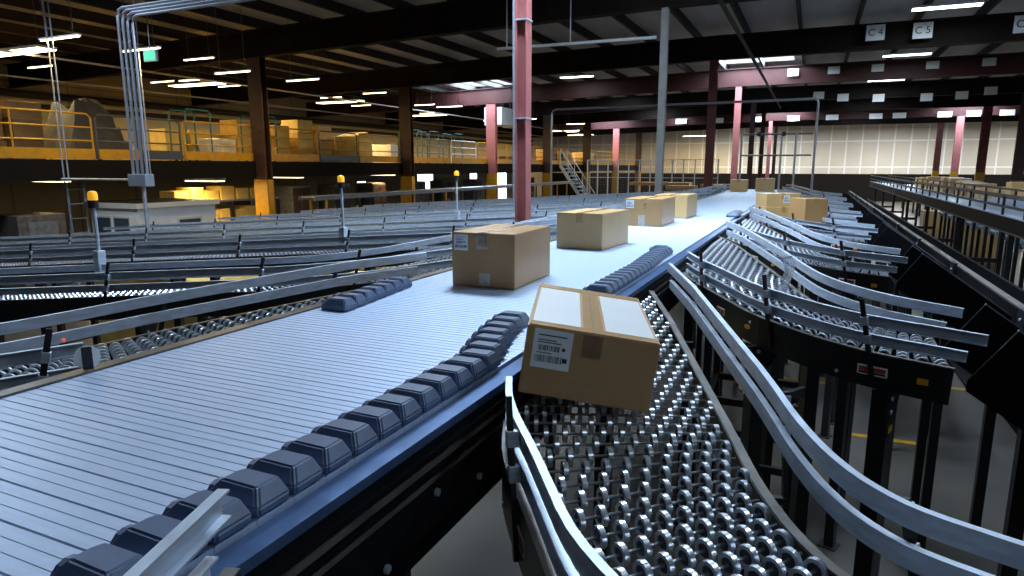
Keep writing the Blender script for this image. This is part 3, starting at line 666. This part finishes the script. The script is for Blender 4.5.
# reflector on the nearest left chute
RX, RY_ = -2.0, 1.2527
rf = thing('round_reflector', 'white round reflector disc with dark strip beside the nearest left chute', 'reflector', (RX, RY_, ZS + .006))
d_ = Vector((.84, -.52, .15)).normalized()
MB().lathe((RX, RY_, -.577), d_, [(0, 0), (0, .036), (.004, .036), (.004, 0)], 24).build('disc', 'white', rf)
MB().bevbox(-.014, .014, -.006, .0, -.036, .035, .002, Matrix.Translation((RX + .006, RY_ - .004, -.577)) @ Matrix.Rotation(R(58), 4, 'Z')).build('strip', 'black', rf)
# amber beacons
def beacon(x, y, zb, zt, label):
    t = thing('beacon_light', label, 'beacon', (x, y, zb), 'amber beacons on the left chutes')
    MB().tube([(x, y, zb), (x, y, zt)], .013).build('pole', 'galv', t)
    MB().bevbox(x - .03, x + .03, y - .03, y + .03, zb, zb + .16, .004).build('mount', 'galv', t)
    MB().cyl((x, y, zt), (x, y, zt + .055), .034, 16).build('base', 'black', t)
    MB().lathe((x, y, zt + .055), (0, 0, 1), [(0, 0), (0, .033), (.045, .033), (.06, .026), (.068, 0)], 16).build('lens', 'amber', t, smooth=True)
beacon(-4.72, 3.13, -.76, -.29, 'nearest amber beacon on a pole, before the white booth')
beacon(-4.18, 5.24, -.74, -.20, 'second amber beacon on a pole, right of the nearest mezzanine column')
beacon(-4.40, 7.95, -.75, -.17, 'third and farthest amber beacon on a pole, left of the big red column')
# loose clear plastic on the second chute's guard
def scrap():
    b = MB(); q = random.Random(4); n = 12; v = []
    for i in range(n + 1):
        f = i / n; w = .035 * (1 - .4 * abs(f - .5)); x = -.10 + .02 * math.sin(5 * f); y = 3.62 + .06 * f
        z = -.45 - .24 * f
        for j in (-1, 0, 1): v.append((x + j * w * .7 + q.uniform(-.01, .01), y + j * w * .5 + q.uniform(-.012, .012), z + q.uniform(-.008, .008)))
    f = [(3 * i + j, 3 * i + j + 1, 3 * i + j + 4, 3 * i + j + 3) for i in range(n) for j in (0, 1)]
    o = b.add(v, f).build('plastic_scrap', 'plastic', None, (-.10, 3.62, -.5), smooth=True); md = o.modifiers.new('t', 'SOLIDIFY'); md.thickness = .002
    return tag(o, 'torn clear plastic film hanging on the rails of the second right chute', 'plastic film')
scrap()
# ------------------------------------------------------------------ mezzanine
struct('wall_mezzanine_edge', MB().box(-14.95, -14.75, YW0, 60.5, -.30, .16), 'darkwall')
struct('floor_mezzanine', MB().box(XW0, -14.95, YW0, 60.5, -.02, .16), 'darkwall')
def railing(y0, y1, m, label, toe='yellow', mids=2, post=1.6, top=1.16, round_=False):
    x = -14.86; t = thing('guard_railing', label, 'railing', (x, y0, .16), 'railing along the mezzanine edge'); r = .022
    MB().tube([(x, y0, .16 + .0), (x, y0, top - .08), (x, y0 + .08, top), (x, y1 - .08, top), (x, y1, top - .08), (x, y1, .16)], r).build('top_rail', m, t)
    for i in range(mids): z = .28 + (top - .28) * (i + 1) / (mids + 1); MB().tube([(x, y0, z), (x, y1, z)], r * .85).build('mid_rail', m, t)
    n = max(1, int((y1 - y0) / post))
    for i in range(1, n): y = y0 + (y1 - y0) * i / n; MB().tube([(x, y, .16), (x, y, top)], r).build('post', m, t)
    if toe: MB().box(x + .02, x + .05, y0, y1, .18, .40).build('toe_board', toe, t)
    return t
for a in [(5.0, 10.0, 'yellow', 'bright yellow railing at the near end of the mezzanine'), (10.1, 11.1, 'bluegrey', 'short dark railing behind the conduit bundle'), (11.2, 12.3, 'bluegrey', 'dark rounded gate railing right of the conduit bundle'),
          (12.4, 14.7, 'yellow', 'yellow rounded railing left of the nearest mezzanine column'), (14.9, 17.5, 'yellow', 'yellow railing just right of the nearest mezzanine column'), (17.6, 19.6, 'bluegrey', 'dark railing with blue toe board in the middle of the mezzanine'),
          (19.7, 22.2, 'yellow', 'yellow railing left of the second mezzanine column'), (22.6, 26.2, 'bluegrey', 'dark thin railing right of the second mezzanine column'), (26.4, 28.8, 'white', 'pale railing frame left of the pink lit column'),
          (29.0, 34.0, 'yellow', 'yellow railing at the pink lit column'), (34.2, 40.0, 'yellow', 'yellow railing between the pink column and the stairs'), (40.2, 48.0, 'yellow', 'yellow railing above the steel stairs'), (48.2, 60.0, 'yellow', 'farthest yellow railing of the mezzanine')]:
    railing(a[0], a[1], a[2], a[3], toe='bluegrey' if a[0] in (11.2, 17.6) else 'yellow', mids=2)
def simple_box(x, y, z, w, d, h, rz, m, label, group, nm_='cardboard_carton', cat='box'):
    o = MB().bevbox(-w / 2, w / 2, -d / 2, d / 2, 0, h, .015, Matrix.Rotation(rz, 4, 'Z')).build(nm_, m, None, (0, 0, 0)); o.location = (x, y, z + Z0 + .0005)
    return tag(o, label, cat, group)
rnd = random.Random(11)
def pile(x, y, nx, ny, nz, sw, sh, m, label, group, z=.16):
    for i in range(nx):
        for j in range(ny):
            hh = 0; top = nz - (1 if rnd.random() < .35 else 0)
            for k in range(top):
                s = sh * rnd.uniform(.85, 1.1)
                simple_box(x + i * (sw * 1.18), y + j * (sw * 1.18), z + hh, sw * rnd.uniform(.85, 1), sw * rnd.uniform(.85, 1), s, R(rnd.uniform(-6, 6)), m, label, group); hh += s + .001
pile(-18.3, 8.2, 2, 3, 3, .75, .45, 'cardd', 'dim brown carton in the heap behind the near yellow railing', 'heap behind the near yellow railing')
pile(-18.7, 10.6, 1, 2, 2, .6, .45, 'cardy', 'yellowish carton in the stack behind the conduit bundle', 'stack behind the conduit bundle')
pile(-17.3, 13.25, 2, 3, 2, .7, .42, 'cardy', 'yellow carton in the pile left of the nearest mezzanine column', 'pile left of the nearest column')
pile(-17.4, 15.8, 2, 3, 3, .7, .42, 'cardy', 'yellow carton in the tall pile right of the nearest mezzanine column', 'pile right of the nearest column')
pile(-17.4, 18.4, 2, 3, 3, .8, .46, 'cardy', 'yellow carton in the tall pile at mid mezzanine', 'tall pile at mid mezzanine')
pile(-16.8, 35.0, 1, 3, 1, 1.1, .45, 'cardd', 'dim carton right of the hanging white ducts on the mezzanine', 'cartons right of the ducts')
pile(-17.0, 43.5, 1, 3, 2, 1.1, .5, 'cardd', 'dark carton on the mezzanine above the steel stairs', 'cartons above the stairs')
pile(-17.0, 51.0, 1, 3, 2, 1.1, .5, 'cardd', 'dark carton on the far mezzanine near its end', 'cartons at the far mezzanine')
simple_box(-16.6, 21.5, .16, 1.2, 1.3, .85, R(8), 'wrap', 'pale wrapped pallet load left of the second mezzanine column', None, 'wrapped_pallet', 'pallet load')
simple_box(-15.55, 14.1, .16, .7, .7, .62, R(12), 'wrap', 'pale wrapped pallet load beside the nearest mezzanine column', None, 'wrapped_pallet', 'pallet load')
simple_box(-17.4, 25.2, .16, 1.1, 1.2, .8, R(0), 'wrap', 'pale wrapped pallet load right of the second mezzanine column', None, 'wrapped_pallet', 'pallet load')
def tarp_mesh(x, y, w, d, h):
    bm = bmesh.new(); bmesh.ops.create_grid(bm, x_segments=14, y_segments=14, size=1)
    q = random.Random(5)
    for v in bm.verts:
        r_ = max(abs(v.co.x), abs(v.co.y)); zz = h * (1 - max(0, r_ - .55) / .45 * .95) * (1 + .12 * math.sin(5 * v.co.x + 3 * v.co.y))
        v.co = Vector((v.co.x * w / 2, v.co.y * d / 2, max(0.01, zz + q.uniform(-.03, .03))))
    me = bpy.data.meshes.new('tarp'); bm.to_mesh(me); bm.free(); me.materials.append(M['tarp']); return me
o = bpy.data.objects.new('tarpaulin_heap', tarp_mesh(0, 0, 1.5, 1.6, 1.35)); C.objects.link(o); o.location = (-16.9, 11.2, .16 + Z0); md = o.modifiers.new('s', 'SOLIDIFY'); md.thickness = .02
tag(o, 'dark tarpaulin covered heap behind the dark gate on the mezzanine', 'tarpaulin')
# tilted carton on the mezzanine
o = MB().bevbox(-.45, .45, -.4, .4, 0, .9, .015, Matrix.Rotation(R(14), 4, 'X')).build('cardboard_carton', 'cardy', None, (0, 0, 0)); o.location = (-15.45, 20.3, .30 + Z0); tag(o, 'tilted yellow bin shaped carton at mid mezzanine', 'box')
def rack_cart(y, label, m='teal'):
    t = thing('cart_frame', label, 'cart', (-15.75, y, .16)); x = -15.75
    for dx in (0, .6):
        MB().tube([(x + dx, y, .22), (x + dx, y, 1.42), (x + dx, y + .06, 1.5), (x + dx, y + .74, 1.5), (x + dx, y + .8, 1.42), (x + dx, y + .8, .22)], .022).build('hoop', m, t)
    MB().box(x, x + .6, y, y + .8, .24, .30).build('deck', 'cardd', t)
    for dx in (.05, .55):
        for dy in (.08, .72): MB().cyl((x + dx - .02, y + dy, .205), (x + dx + .02, y + dy, .205), .045, 12).build('caster', 'black', t)
rack_cart(12.75, 'blue green cart frame left of the nearest mezzanine column'); rack_cart(15.2, 'blue green cart frame right of the nearest mezzanine column', 'teal')
rack_cart(23.6, 'teal hoop cart right of the second mezzanine column'); rack_cart(25.0, 'second teal hoop cart right of the second mezzanine column'); rack_cart(27.2, 'teal hoop cart beside the pale railing frame')
# ducts
for i, (y, l) in enumerate([(32.4, 'white hanging duct box right of the pink lit column'), (34.6, 'second white hanging duct box behind the red column')]):
    t = thing('duct_box', l, 'duct', (-15.4, y, 2.15)); MB().bevbox(-15.9, -14.9, y - .6, y + .9, 2.15, 3.05, .02).build('casing', 'white', t)
    for dx in (-15.7, -15.1): MB().tube([(dx, y, 3.05), (dx, y, zroof(dx) - .0)], .012).build('hanger', 'galv', t)
# ------------------------------------------------------------------ white booth below the mezzanine
bo = thing('office_booth', 'white prefabricated office booth with dark windows below the mezzanine', 'booth', (-14.6, 11.2, FL))
bx0, bx1, by0, by1, bz = -15.5, -13.87, 10.2, 12.35, -.93
def wall_with(mb, pts): pass
MB().box(bx0, bx1, by0, by1, FL, bz).build('walls', 'white', bo)
MB().box(bx0 - .08, bx1 + .08, by0 - .08, by1 + .08, bz, bz + .12).build('roof', 'offwhite', bo)
MB().box(bx0 - .07, bx1 + .07, by0 - .07, by1 + .07, bz + .12, bz + .125).build('roof_sheet', 'black', bo)
for (a, b, c_, d2) in ((by0 + 1.05, by0 + 1.65, -1.75, -1.25), (by0 + .25, by0 + .95, -1.75, -1.42)):
    f_ = MB(); f_.box(bx1 - .02, bx1 + .02, a - .05, b + .05, c_ - .05, d2 + .05); w_ = f_.build('window_frame', 'offwhite', bo)
    MB().box(bx1 + .005, bx1 + .026, a, b, c_, d2).build('pane', 'glass', w_, org=root_org(bo))
for (a, b) in ((bx0 + .15, bx0 + .68), (bx0 + .82, bx0 + 1.32)):
    w_ = MB().box(a - .04, b + .04, by0 - .02, by0 + .02, -1.75, -1.12).build('window_frame', 'offwhite', bo)
    MB().box(a, b, by0 - .026, by0 - .005, -1.71, -1.16).build('pane', 'glass', w_, org=root_org(bo))
# conduit bundle and junction box
cb = thing('conduit_bundle', 'bundle of four steel conduits dropping from the roof to a grey box', 'conduit', (-9.6, 7.2, -.22))
for i in range(4):
    x = -9.80 + i * .105; zt = 2.36 + .0 - i * .045
    MB().tube([(x, 7.2, -.11), (x, 7.2, zt - .12), (x + .035, 7.2, zt - .03), (x + .12, 7.2, zt), (-3.35, 7.2, zt + .02)], .022).build('conduit_pipe', 'conduit', cb)
MB().bevbox(-9.84, -9.44, 7.12, 7.28, -.30, -.11, .010).build('junction_box', 'conduit', cb)
MB().tube([(-9.6, 7.2, -.30), (-9.6, 7.2, FL)], .03).build('support_pipe', 'conduit', cb)
MB().tube([(-9.84, 7.2, -.2), (-11.6, 7.2, -.2)], .018).build('side_conduit', 'conduit', cb)
# shelf with cartons below the mezzanine
sh = thing('storage_shelf', 'dark shelf unit below the mezzanine stacked with cartons', 'shelf', (-16.5, 14.5, FL))
for z in (-2.4, -1.62, -.98): MB().box(-17.1, -16.1, 13.0, 17.0, z - .05, z).build('shelf_board', 'galvdark', sh)
for y in (13.05, 15.0, 16.95):
    for x in (-17.05, -16.15): MB().box(x - .04, x + .04, y - .04, y + .04, FL, -.98).build('upright', 'black', sh)
for z, l in ((-.98, 'upper'), (-1.62, 'middle')):
    y = 13.3
    while y < 16.8:
        w = rnd.uniform(.38, .55); simple_box(-16.5, y, z, .6, w, rnd.uniform(.26, .42), 0, 'cardy', 'yellowish carton on the %s board of the shelf below the mezzanine' % l, 'cartons on the %s shelf board' % l); y += w + .06
# dark door frames and machine cabinets below the mezzanine
for i, y in enumerate((19.2, 21.4, 24.0, 26.8, 30.5, 33.5, 37.5, 46.0)):
    t = thing('steel_cabinet', '%s dark steel cabinet below the mezzanine, counted from the nearest column' % ORD[i], 'cabinet', (-19.5, y, FL), 'cabinets below the mezzanine')
    MB().bevbox(-20.0, -19.1, y - .55, y + .55, FL, -.75, .02).build('cabinet_body', 'galvdark', t)
    for q in (-1, 1): dr = MB().box(-19.1, -19.07, min(q * .03, q * .5) + y, max(q * .03, q * .5) + y, FL + .1, -.85).build('door', 'darkred' if i % 2 else 'black', t); MB().box(-19.07, -19.04, y + q * .08 - .012, y + q * .08 + .012, -2.0, -1.8).build('handle', 'galv', dr, org=root_org(t))
for i, (y, x) in enumerate(((7.9, -16.6), (8.6, -17.4), (9.75, -15.55))):
    t = thing('ladder', '%s steel ladder leaning below the near mezzanine' % ['yellow', 'dark', 'narrow grey'][i], 'ladder', (x, y, FL)); mm = ['yellow', 'galvdark', 'galv'][i]
    for q in (0, .4): MB().bar((x, y + q, FL), (x - .35, y + q + .2, -.35), .03, .06).build('stile', mm, t)
    for k in range(8): f = (k + .5) / 8; MB().bar((x - .35 * f, y + .2 * f, FL + 2.7 * f), (x - .35 * f, y + .4 + .2 * f, FL + 2.7 * f), .025, .025).build('rung', mm, t)
t = thing('machine_cabinet', 'brown machine cabinet left of the white booth below the mezzanine', 'machine', (-15.4, 8.8, FL)); MB().bevbox(-15.9, -15.0, 8.3, 9.3, FL, -1.0, .03).build('housing', 'rustrail', t); MB().box(-15.0, -14.98, 8.5, 9.1, -1.7, -1.15).build('panel', 'galvdark', t)
# far roller line below the mezzanine
fl_ = thing('roller_line', 'long dim roller line running below the mezzanine edge', 'conveyor', (-13.6, 26, FL))
for x in (-13.95, -13.35): MB().box(x - .02, x + .02, 15.5, 39, -.98, -.86).build('side_frame', 'galvdark', fl_)
mb = MB(); y = 15.6
while y < 39: mb.cyl((-13.93, y, -.89), (-13.37, y, -.89), .025, 8); y += .12
mb.build('rollers', 'roller', fl_, smooth=True, kind='stuff')
for i in range(10):
    for x in (-13.95, -13.35): MB().box(x - .03, x + .03, 16 + i * 2.4 - .03, 16 + i * 2.4 + .03, FL, -.98).build('leg', 'yellow' if i % 3 == 0 else 'black', fl_)
# ------------------------------------------------------------------ stairs and wire fence
st = thing('steel_stairs', 'grey steel stairs with handrails up to the mezzanine', 'stairs', (-13.4, 40.5, FL))
for k in range(14):
    f = k / 13; MB().box(-14.6 + .0 + (1 - f) * 2.0, -14.3 + (1 - f) * 2.0, 39.6, 40.8, FL + .2 + f * 2.95, FL + .24 + f * 2.95).build('tread', 'galv', st)
for y in (39.58, 40.82):
    MB().bar((-12.4, y, FL + .1), (-14.5, y, .1), .04, .2).build('stringer', 'galv', st); MB().tube([(-12.4, y, FL + 1.1), (-14.5, y, 1.1)], .03).build('handrail', 'galv', st)
    for k in range(5): f = k / 4; MB().tube([(-12.4 - 2.1 * f, y, FL + .2 + 2.9 * f), (-12.4 - 2.1 * f, y, FL + 1.1 + 3.05 * f)], .025).build('baluster', 'galv', st)
fe = thing('wire_fence', 'tall grey wire mesh fence between the stairs and the sorter', 'fence', (-8.5, 38, FL))
for i in range(13):
    x = -12.2 + i * .62; MB().box(x - .03, x + .03, 37.97, 38.03, FL, .42).build('fence_post', 'galv', fe)
for z in (.40, -.6, -1.6): MB().box(-12.2, -4.75, 37.98, 38.02, z - .02, z + .02).build('fence_rail', 'galv', fe)
mb = MB(); x = -12.2
while x < -4.75: mb.box(x - .004, x + .004, 37.996, 38.004, -2.9, .40); x += .1
z = -2.9
while z < .4: mb.box(-12.2, -4.75, 37.996, 38.004, z - .004, z + .004); z += .1
mb.build('wire_mesh', 'galvdark', fe, kind='stuff')
# beam of cartons on rollers at far left of the sorter
for i, (x, y, w) in enumerate([(-3.9, 22.2, .9), (-3.2, 24.5, .8), (-5.6, 27.0, 2.4)]):
    t = thing('pallet_table', ['wooden topped low table left of the far sorter', 'second wooden topped low table left of the far sorter', 'long wooden topped table before the wire fence'][i], 'table', (x, y, FL))
    MB().box(x - w / 2, x + w / 2, y - .4, y + .4, -.72, -.60).build('table_top', 'card', t)
    for q in (-1, 1):
        for s_ in (-1, 1): MB().box(x + q * (w / 2 - .05) - .03, x + q * (w / 2 - .05) + .03, y + s_ * .35 - .03, y + s_ * .35 + .03, FL, -.72).build('leg', 'black', t)
t = thing('exit_sign', 'small green lit exit sign left of the conduit bundle', 'sign', (-11.2, 8.8, 2.0))
MB().box(-11.36, -11.04, 8.78, 8.83, 1.9, 2.1).build('housing', 'white', t); MB().box(-11.34, -11.06, 8.772, 8.78, 1.92, 2.08).build('green_panel', 'exitgreen', t)
MB().tube([(-11.2, 8.8, 2.1), (-11.2, 8.8, zroof(-11.2))], .01).build('hanger', 'galvdark', t)
# gantry portal at the end of the sorter
ga = thing('pipe_gantry', 'grey pipe gantry standing at the far end of the sorter', 'gantry', (-1.2, 21.5, FL))
for x in (-2.1, -.95, -.55): MB().tube([(x, 22.0, FL), (x, 22.0, 1.0)], .03).build('upright', 'galv', ga)
for z in (.35, .98): MB().tube([(-2.1, 22.0, z), (-.1, 22.0, z)], .025).build('crossbar', 'galvdark', ga)
for x in (-1.6, -.9): MB().cyl((x, 21.93, .98), (x, 22.07, .98), .07, 12).build('sensor', 'black', ga)

# ------------------------------------------------------------------ ceiling fittings
def fixture(x, y, z, L, label, along='X', m='lamp', group=None, w=.28, hang=True):
    t = thing('ceiling_light', label, 'light', (x, y, z), group)
    hx, hy = (L / 2, w / 2)
    MB().box(x - hx, x + hx, y - hy, y + hy, z, z + (.06 if w > .2 else .03)).build('housing', 'white', t)
    MB().box(x - hx + .02, x + hx - .02, y - hy + .02, y + hy - .02, z - .025, z).build('lens', m, t)
    if hang:
        for q in (-.7, .7): MB().tube([(x + q * hx, y, z + .06), (x + q * hx, y, zroof(x) - .001)], .006, 6).build('hanger', 'galvdark', t)
for i, (x, y) in enumerate(LAMP_POS):
    k = i if i < 9 else i - 9 if i < 14 else i - 14
    fixture(x, y, 3.90, 1.5, 'white strip light, %s from the camera in the roof row %s' % (ORD[k], 'added as fill beyond the raised conveyor' if x > 9 else 'over the right chutes' if x > 0 else 'between sorter and mezzanine'), group='strip lights over the hall')
for i, (x, y) in enumerate(MEZZ_LAMP):
    fixture(x, y, 2.98, 1.15, 'warm narrow strip light over the mezzanine, %s from the camera' % ORD[i], m='warmlamp', w=.09, group='strip lights over the mezzanine')
for i, (x, y, z) in enumerate(FRONT_LAMP):
    fixture(x, y, z, 1.15, 'warm narrow strip light set before the mezzanine railing to light its toe boards, %s from the camera' % ORD[i], m='warmlamp', w=.075, group='strip lights before the mezzanine')
for i, (x, y, p) in enumerate(WARM_POS):
    fixture(x, y, 2.78, 2.3, 'added wide warm fill light, %s from the camera in the row along the mezzanine middle' % ORD[i], m='warmlamp', w=.46, group='fill lights over the mezzanine')
for i, (x, y, p) in enumerate(DECK_POS):
    t_ = thing('ceiling_light', 'added warm fill light under the mezzanine floor, %s from the camera' % ORD[i], 'light', (x, y, -.3), 'fill lights under the mezzanine floor')
    MB().box(x - .62, x + .62, y - .17, y + .17, -.38, -.02 if x < -14.95 else -.30).build('housing', 'white', t_); MB().box(x - .6, x + .6, y - .15, y + .15, -.40, -.38).build('lens', 'warmlamp', t_)
for i, (x, y) in enumerate(FAR_POS):
    fixture(x, y, 3.46, 2.5, 'added wide fill light before the far wall, %s from the left' % ORD[i], w=.46, group='fill lights before the far wall')
# signs
def sign(x, y, z, w, h, label, txt=None, m='paper', group=None):
    t = thing('aisle_sign', label, 'sign', (x, y, z), group); gy = min(GY, key=lambda g: abs(g - y))
    MB().box(x - .02, x + .02, y + .006, gy - .0125, z - .02, z + .02).build('bracket', 'galvdark', t)
    MB().box(x - w / 2, x + w / 2, y - .006, y + .006, z - h / 2, z + h / 2).build('panel', m, t)
    if txt:
        cu = bpy.data.curves.new('lettering', 'FONT'); cu.body = txt; cu.size = h * .62; cu.align_x = 'CENTER'; cu.align_y = 'CENTER'; cu.extrude = .002
        tmp = bpy.data.objects.new('lettering', cu); me = bpy.data.meshes.new_from_object(tmp); bpy.data.objects.remove(tmp); me.materials.clear(); me.materials.append(M['ink'])
        o = bpy.data.objects.new('lettering', me); C.objects.link(o); o.parent = t; o.location = (0, -.009, 0); o.rotation_euler = (R(90), 0, 0)
sign(1.30, 22.05, 3.72, .47, .42, 'leftmost lettered white sign on the roof beam, reading C 4', 'C 4'); sign(2.45, 22.05, 3.69, .47, .42, 'middle lettered white sign on the roof beam, below a strip light, reading C 5', 'C 5'); sign(4.75, 22.05, 3.67, .50, .44, 'lettered white sign reading C 6, cut by the picture edge', 'C 6')
for i, x in enumerate((-1.05, .43, 1.95, 3.75, 5.5, 7.1)):
    sign(x, 29.84, 3.74, .42, .28, 'blank grey sign, %s from the left on the second roof beam' % ORD[i], None, 'offwhite', 'grey signs on the second beam')
for i, (x, z) in enumerate(((-.05, 3.40), (1.05, 3.25), (2.6, 3.17), (4.6, 3.12), (6.0, 3.15), (7.1, 3.3), (8.7, 3.5), (10.4, 3.9))):
    sign(x, 37.45, z + .12, .5, .36, 'small white sign, %s from the left on the third roof beam' % ORD[i], None, 'paper', 'white signs on the third beam')
for i, x in enumerate((-9.5, -6.8, -3.9, -1.6, .9, 3.6, 5.0, 7.6, 9.2, 11.0, 12.8, 14.4)):
    sign(x, 52.6, 3.42, .8, .36, 'tiny white sign, %s from the left on the farthest signed beam' % ORD[i], None, 'paper', 'white signs on the far beam')
# pipes
def pipe(path, r, label, m='conduit'):
    o = MB().tube(path, r).build('overhead_pipe', m, None, tuple(path[0]), smooth=True); return tag(o, label, 'pipe')
pipe([(-8.35, 21.9, FL), (-8.35, 21.9, 1.82), (-8.30, 21.9, 1.90), (-8.2, 21.9, 1.94), (-.12, 21.9, 1.97), (-.04, 21.9, 1.93), (-.02, 21.9, 1.85), (-.02, 21.9, FL)], .035, 'grey pipe bridge crossing over the far sorter')
t = thing('overhead_pipe', 'pale horizontal pipe between the red and grey columns', 'pipe', (-5, 14.6, 2.7))
MB().tube([(-6.95, 14.6, 2.71), (-3.23, 14.6, 2.69)], .035).build('tube', 'white', t, smooth=True)
for x in (-6.7, -5.15): MB().tube([(x, 14.6, 2.7), (x, 14.6, zroof(x))], .014).build('hanger', 'white', t)
pipe([(-1.9, .2, 3.18), (-1.9, 40, 3.18)], .05, 'dark sprinkler pipe running above the sorter', 'purlin')
for i, x in enumerate((-17.8, -22.5)): pipe([(x, 2, 2.72), (x, 58, 2.72)], .03, ['pale sprinkler pipe over the front of the mezzanine', 'pale sprinkler pipe over the rear of the mezzanine'][i], 'offwhite')
for i, (z, r) in enumerate(((2.55, .12), (2.15, .09))): pipe([(-25.7, 0, z), (-25.7, 62, z)], r, ['upper dark pipe along the left wall', 'lower dark pipe along the left wall'][i], 'purlin')
for i, (x, y) in enumerate(((-13.0, 8.2), (-13.3, 8.3), (-13.2, 10.1))): pipe([(x, y, -.3), (x, y, zroof(x) - .0)], .013, '%s thin vertical conduit before the near yellow railing' % ORD[i])
# cartons on the right far side
rt = thing('carton_table', 'long roller table behind the raised conveyor, carrying a row of cartons', 'conveyor', (7.0, 36, FL))
MB().box(6.2, 7.4, 24, 58, -1.42, -1.30).build('roller_bed', 'galv', rt)
for i in range(12):
    for x in (6.25, 7.35): MB().box(x - .05, x + .05, 24.5 + i * 3 - .05, 24.5 + i * 3 + .05, FL, -1.42).build('leg', 'black', rt)
y = 24.6; i = 0
rc_l = ['%s carton from the camera on the long table behind the raised conveyor' % o_ for o_ in ORD]
while y < 57 and i < 17:
    w = rnd.uniform(.7, 1.3); h = rnd.uniform(.35, .8); simple_box(6.8, y + w / 2, -1.30, .9, w, h, R(rnd.uniform(-5, 5)), 'card2', rc_l[i], 'cartons behind the raised conveyor'); y += w + rnd.uniform(.15, 1.3); i += 1
for i, (x, y) in enumerate(((4.4, 25.0), (5.2, 25.6), (4.0, 27.2), (4.9, 28.0))):
    simple_box(x, y, FL, .8, .8, 1.75 - .1 * i, 0, 'card2', 'tall carton stack on the floor below the raised conveyor, %s of four' % ORD[i], 'floor cartons below the raised conveyor')
for i, (x, y, w, h) in enumerate(((-6.9, 5.9, 1.1, 1.75), (-8.6, 6.6, 1.2, 1.55), (-6.2, 8.3, 1.0, 1.7), (-4.9, 6.7, .9, 1.7))):
    simple_box(x, y, FL, w, w, h, R(5 * i), 'cardy', '%s yellowish carton stack on the floor below the left chutes' % ORD[i], 'cartons on the floor below the left chutes', 'carton_stack', 'carton stack')
t = thing('barrier_chain', 'yellow and black barrier chain hanging below the second right chute', 'chain', (-.2, 5.3, FL))
P_ = [Vector((-.75 + .75 * f, 5.4 - .4 * f, -1.0 - .55 * math.sin(math.pi * f * .8) - .4 * f)) for f in [i / 44 for i in range(45)]]
for a, n_ in (('yellow', 0), ('black', 1)):
    mb = MB()
    for i in range(44):
        if (i // 1) % 2 == n_: mb.cyl(P_[i], P_[i + 1], .011, 6)
    mb.build('chain_links', a, t)
for p in (P_[0], P_[-1]): MB().box(p.x - .02, p.x + .02, p.y - .02, p.y + .02, FL, p.z + .02).build('stand_post', 'black', t)
t = thing('steel_bin_frame', 'black open bin frame on the floor below the nearest right chutes', 'frame', (-.35, 5.9, FL))
for x in (-.7, .05):
    for y in (5.6, 6.3): MB().box(x - .03, x + .03, y - .03, y + .03, FL, -1.40).build('upright', 'black', t)
for z in (-1.45, -1.95, -2.5):
    for y in (5.6, 6.3): MB().box(-.7, .05, y - .02, y + .02, z - .03, z + .03).build('rail', 'black', t)
    for x in (-.7, .05): MB().box(x - .02, x + .02, 5.6, 6.3, z - .03, z + .03).build('rail', 'black', t)
# side wall lamps glow, indicator on the left chute
tag(MB().bevbox(-2.389, -2.379, 1.413, 1.423, -.609, -.599, .002).build('indicator_lamp', 'redled', None, (-2.384, 1.418, -.6)), 'tiny red indicator lamp beside the nearest left chute', 'lamp')
for o in bpy.data.objects:
    if 'org' in o: del o['org']
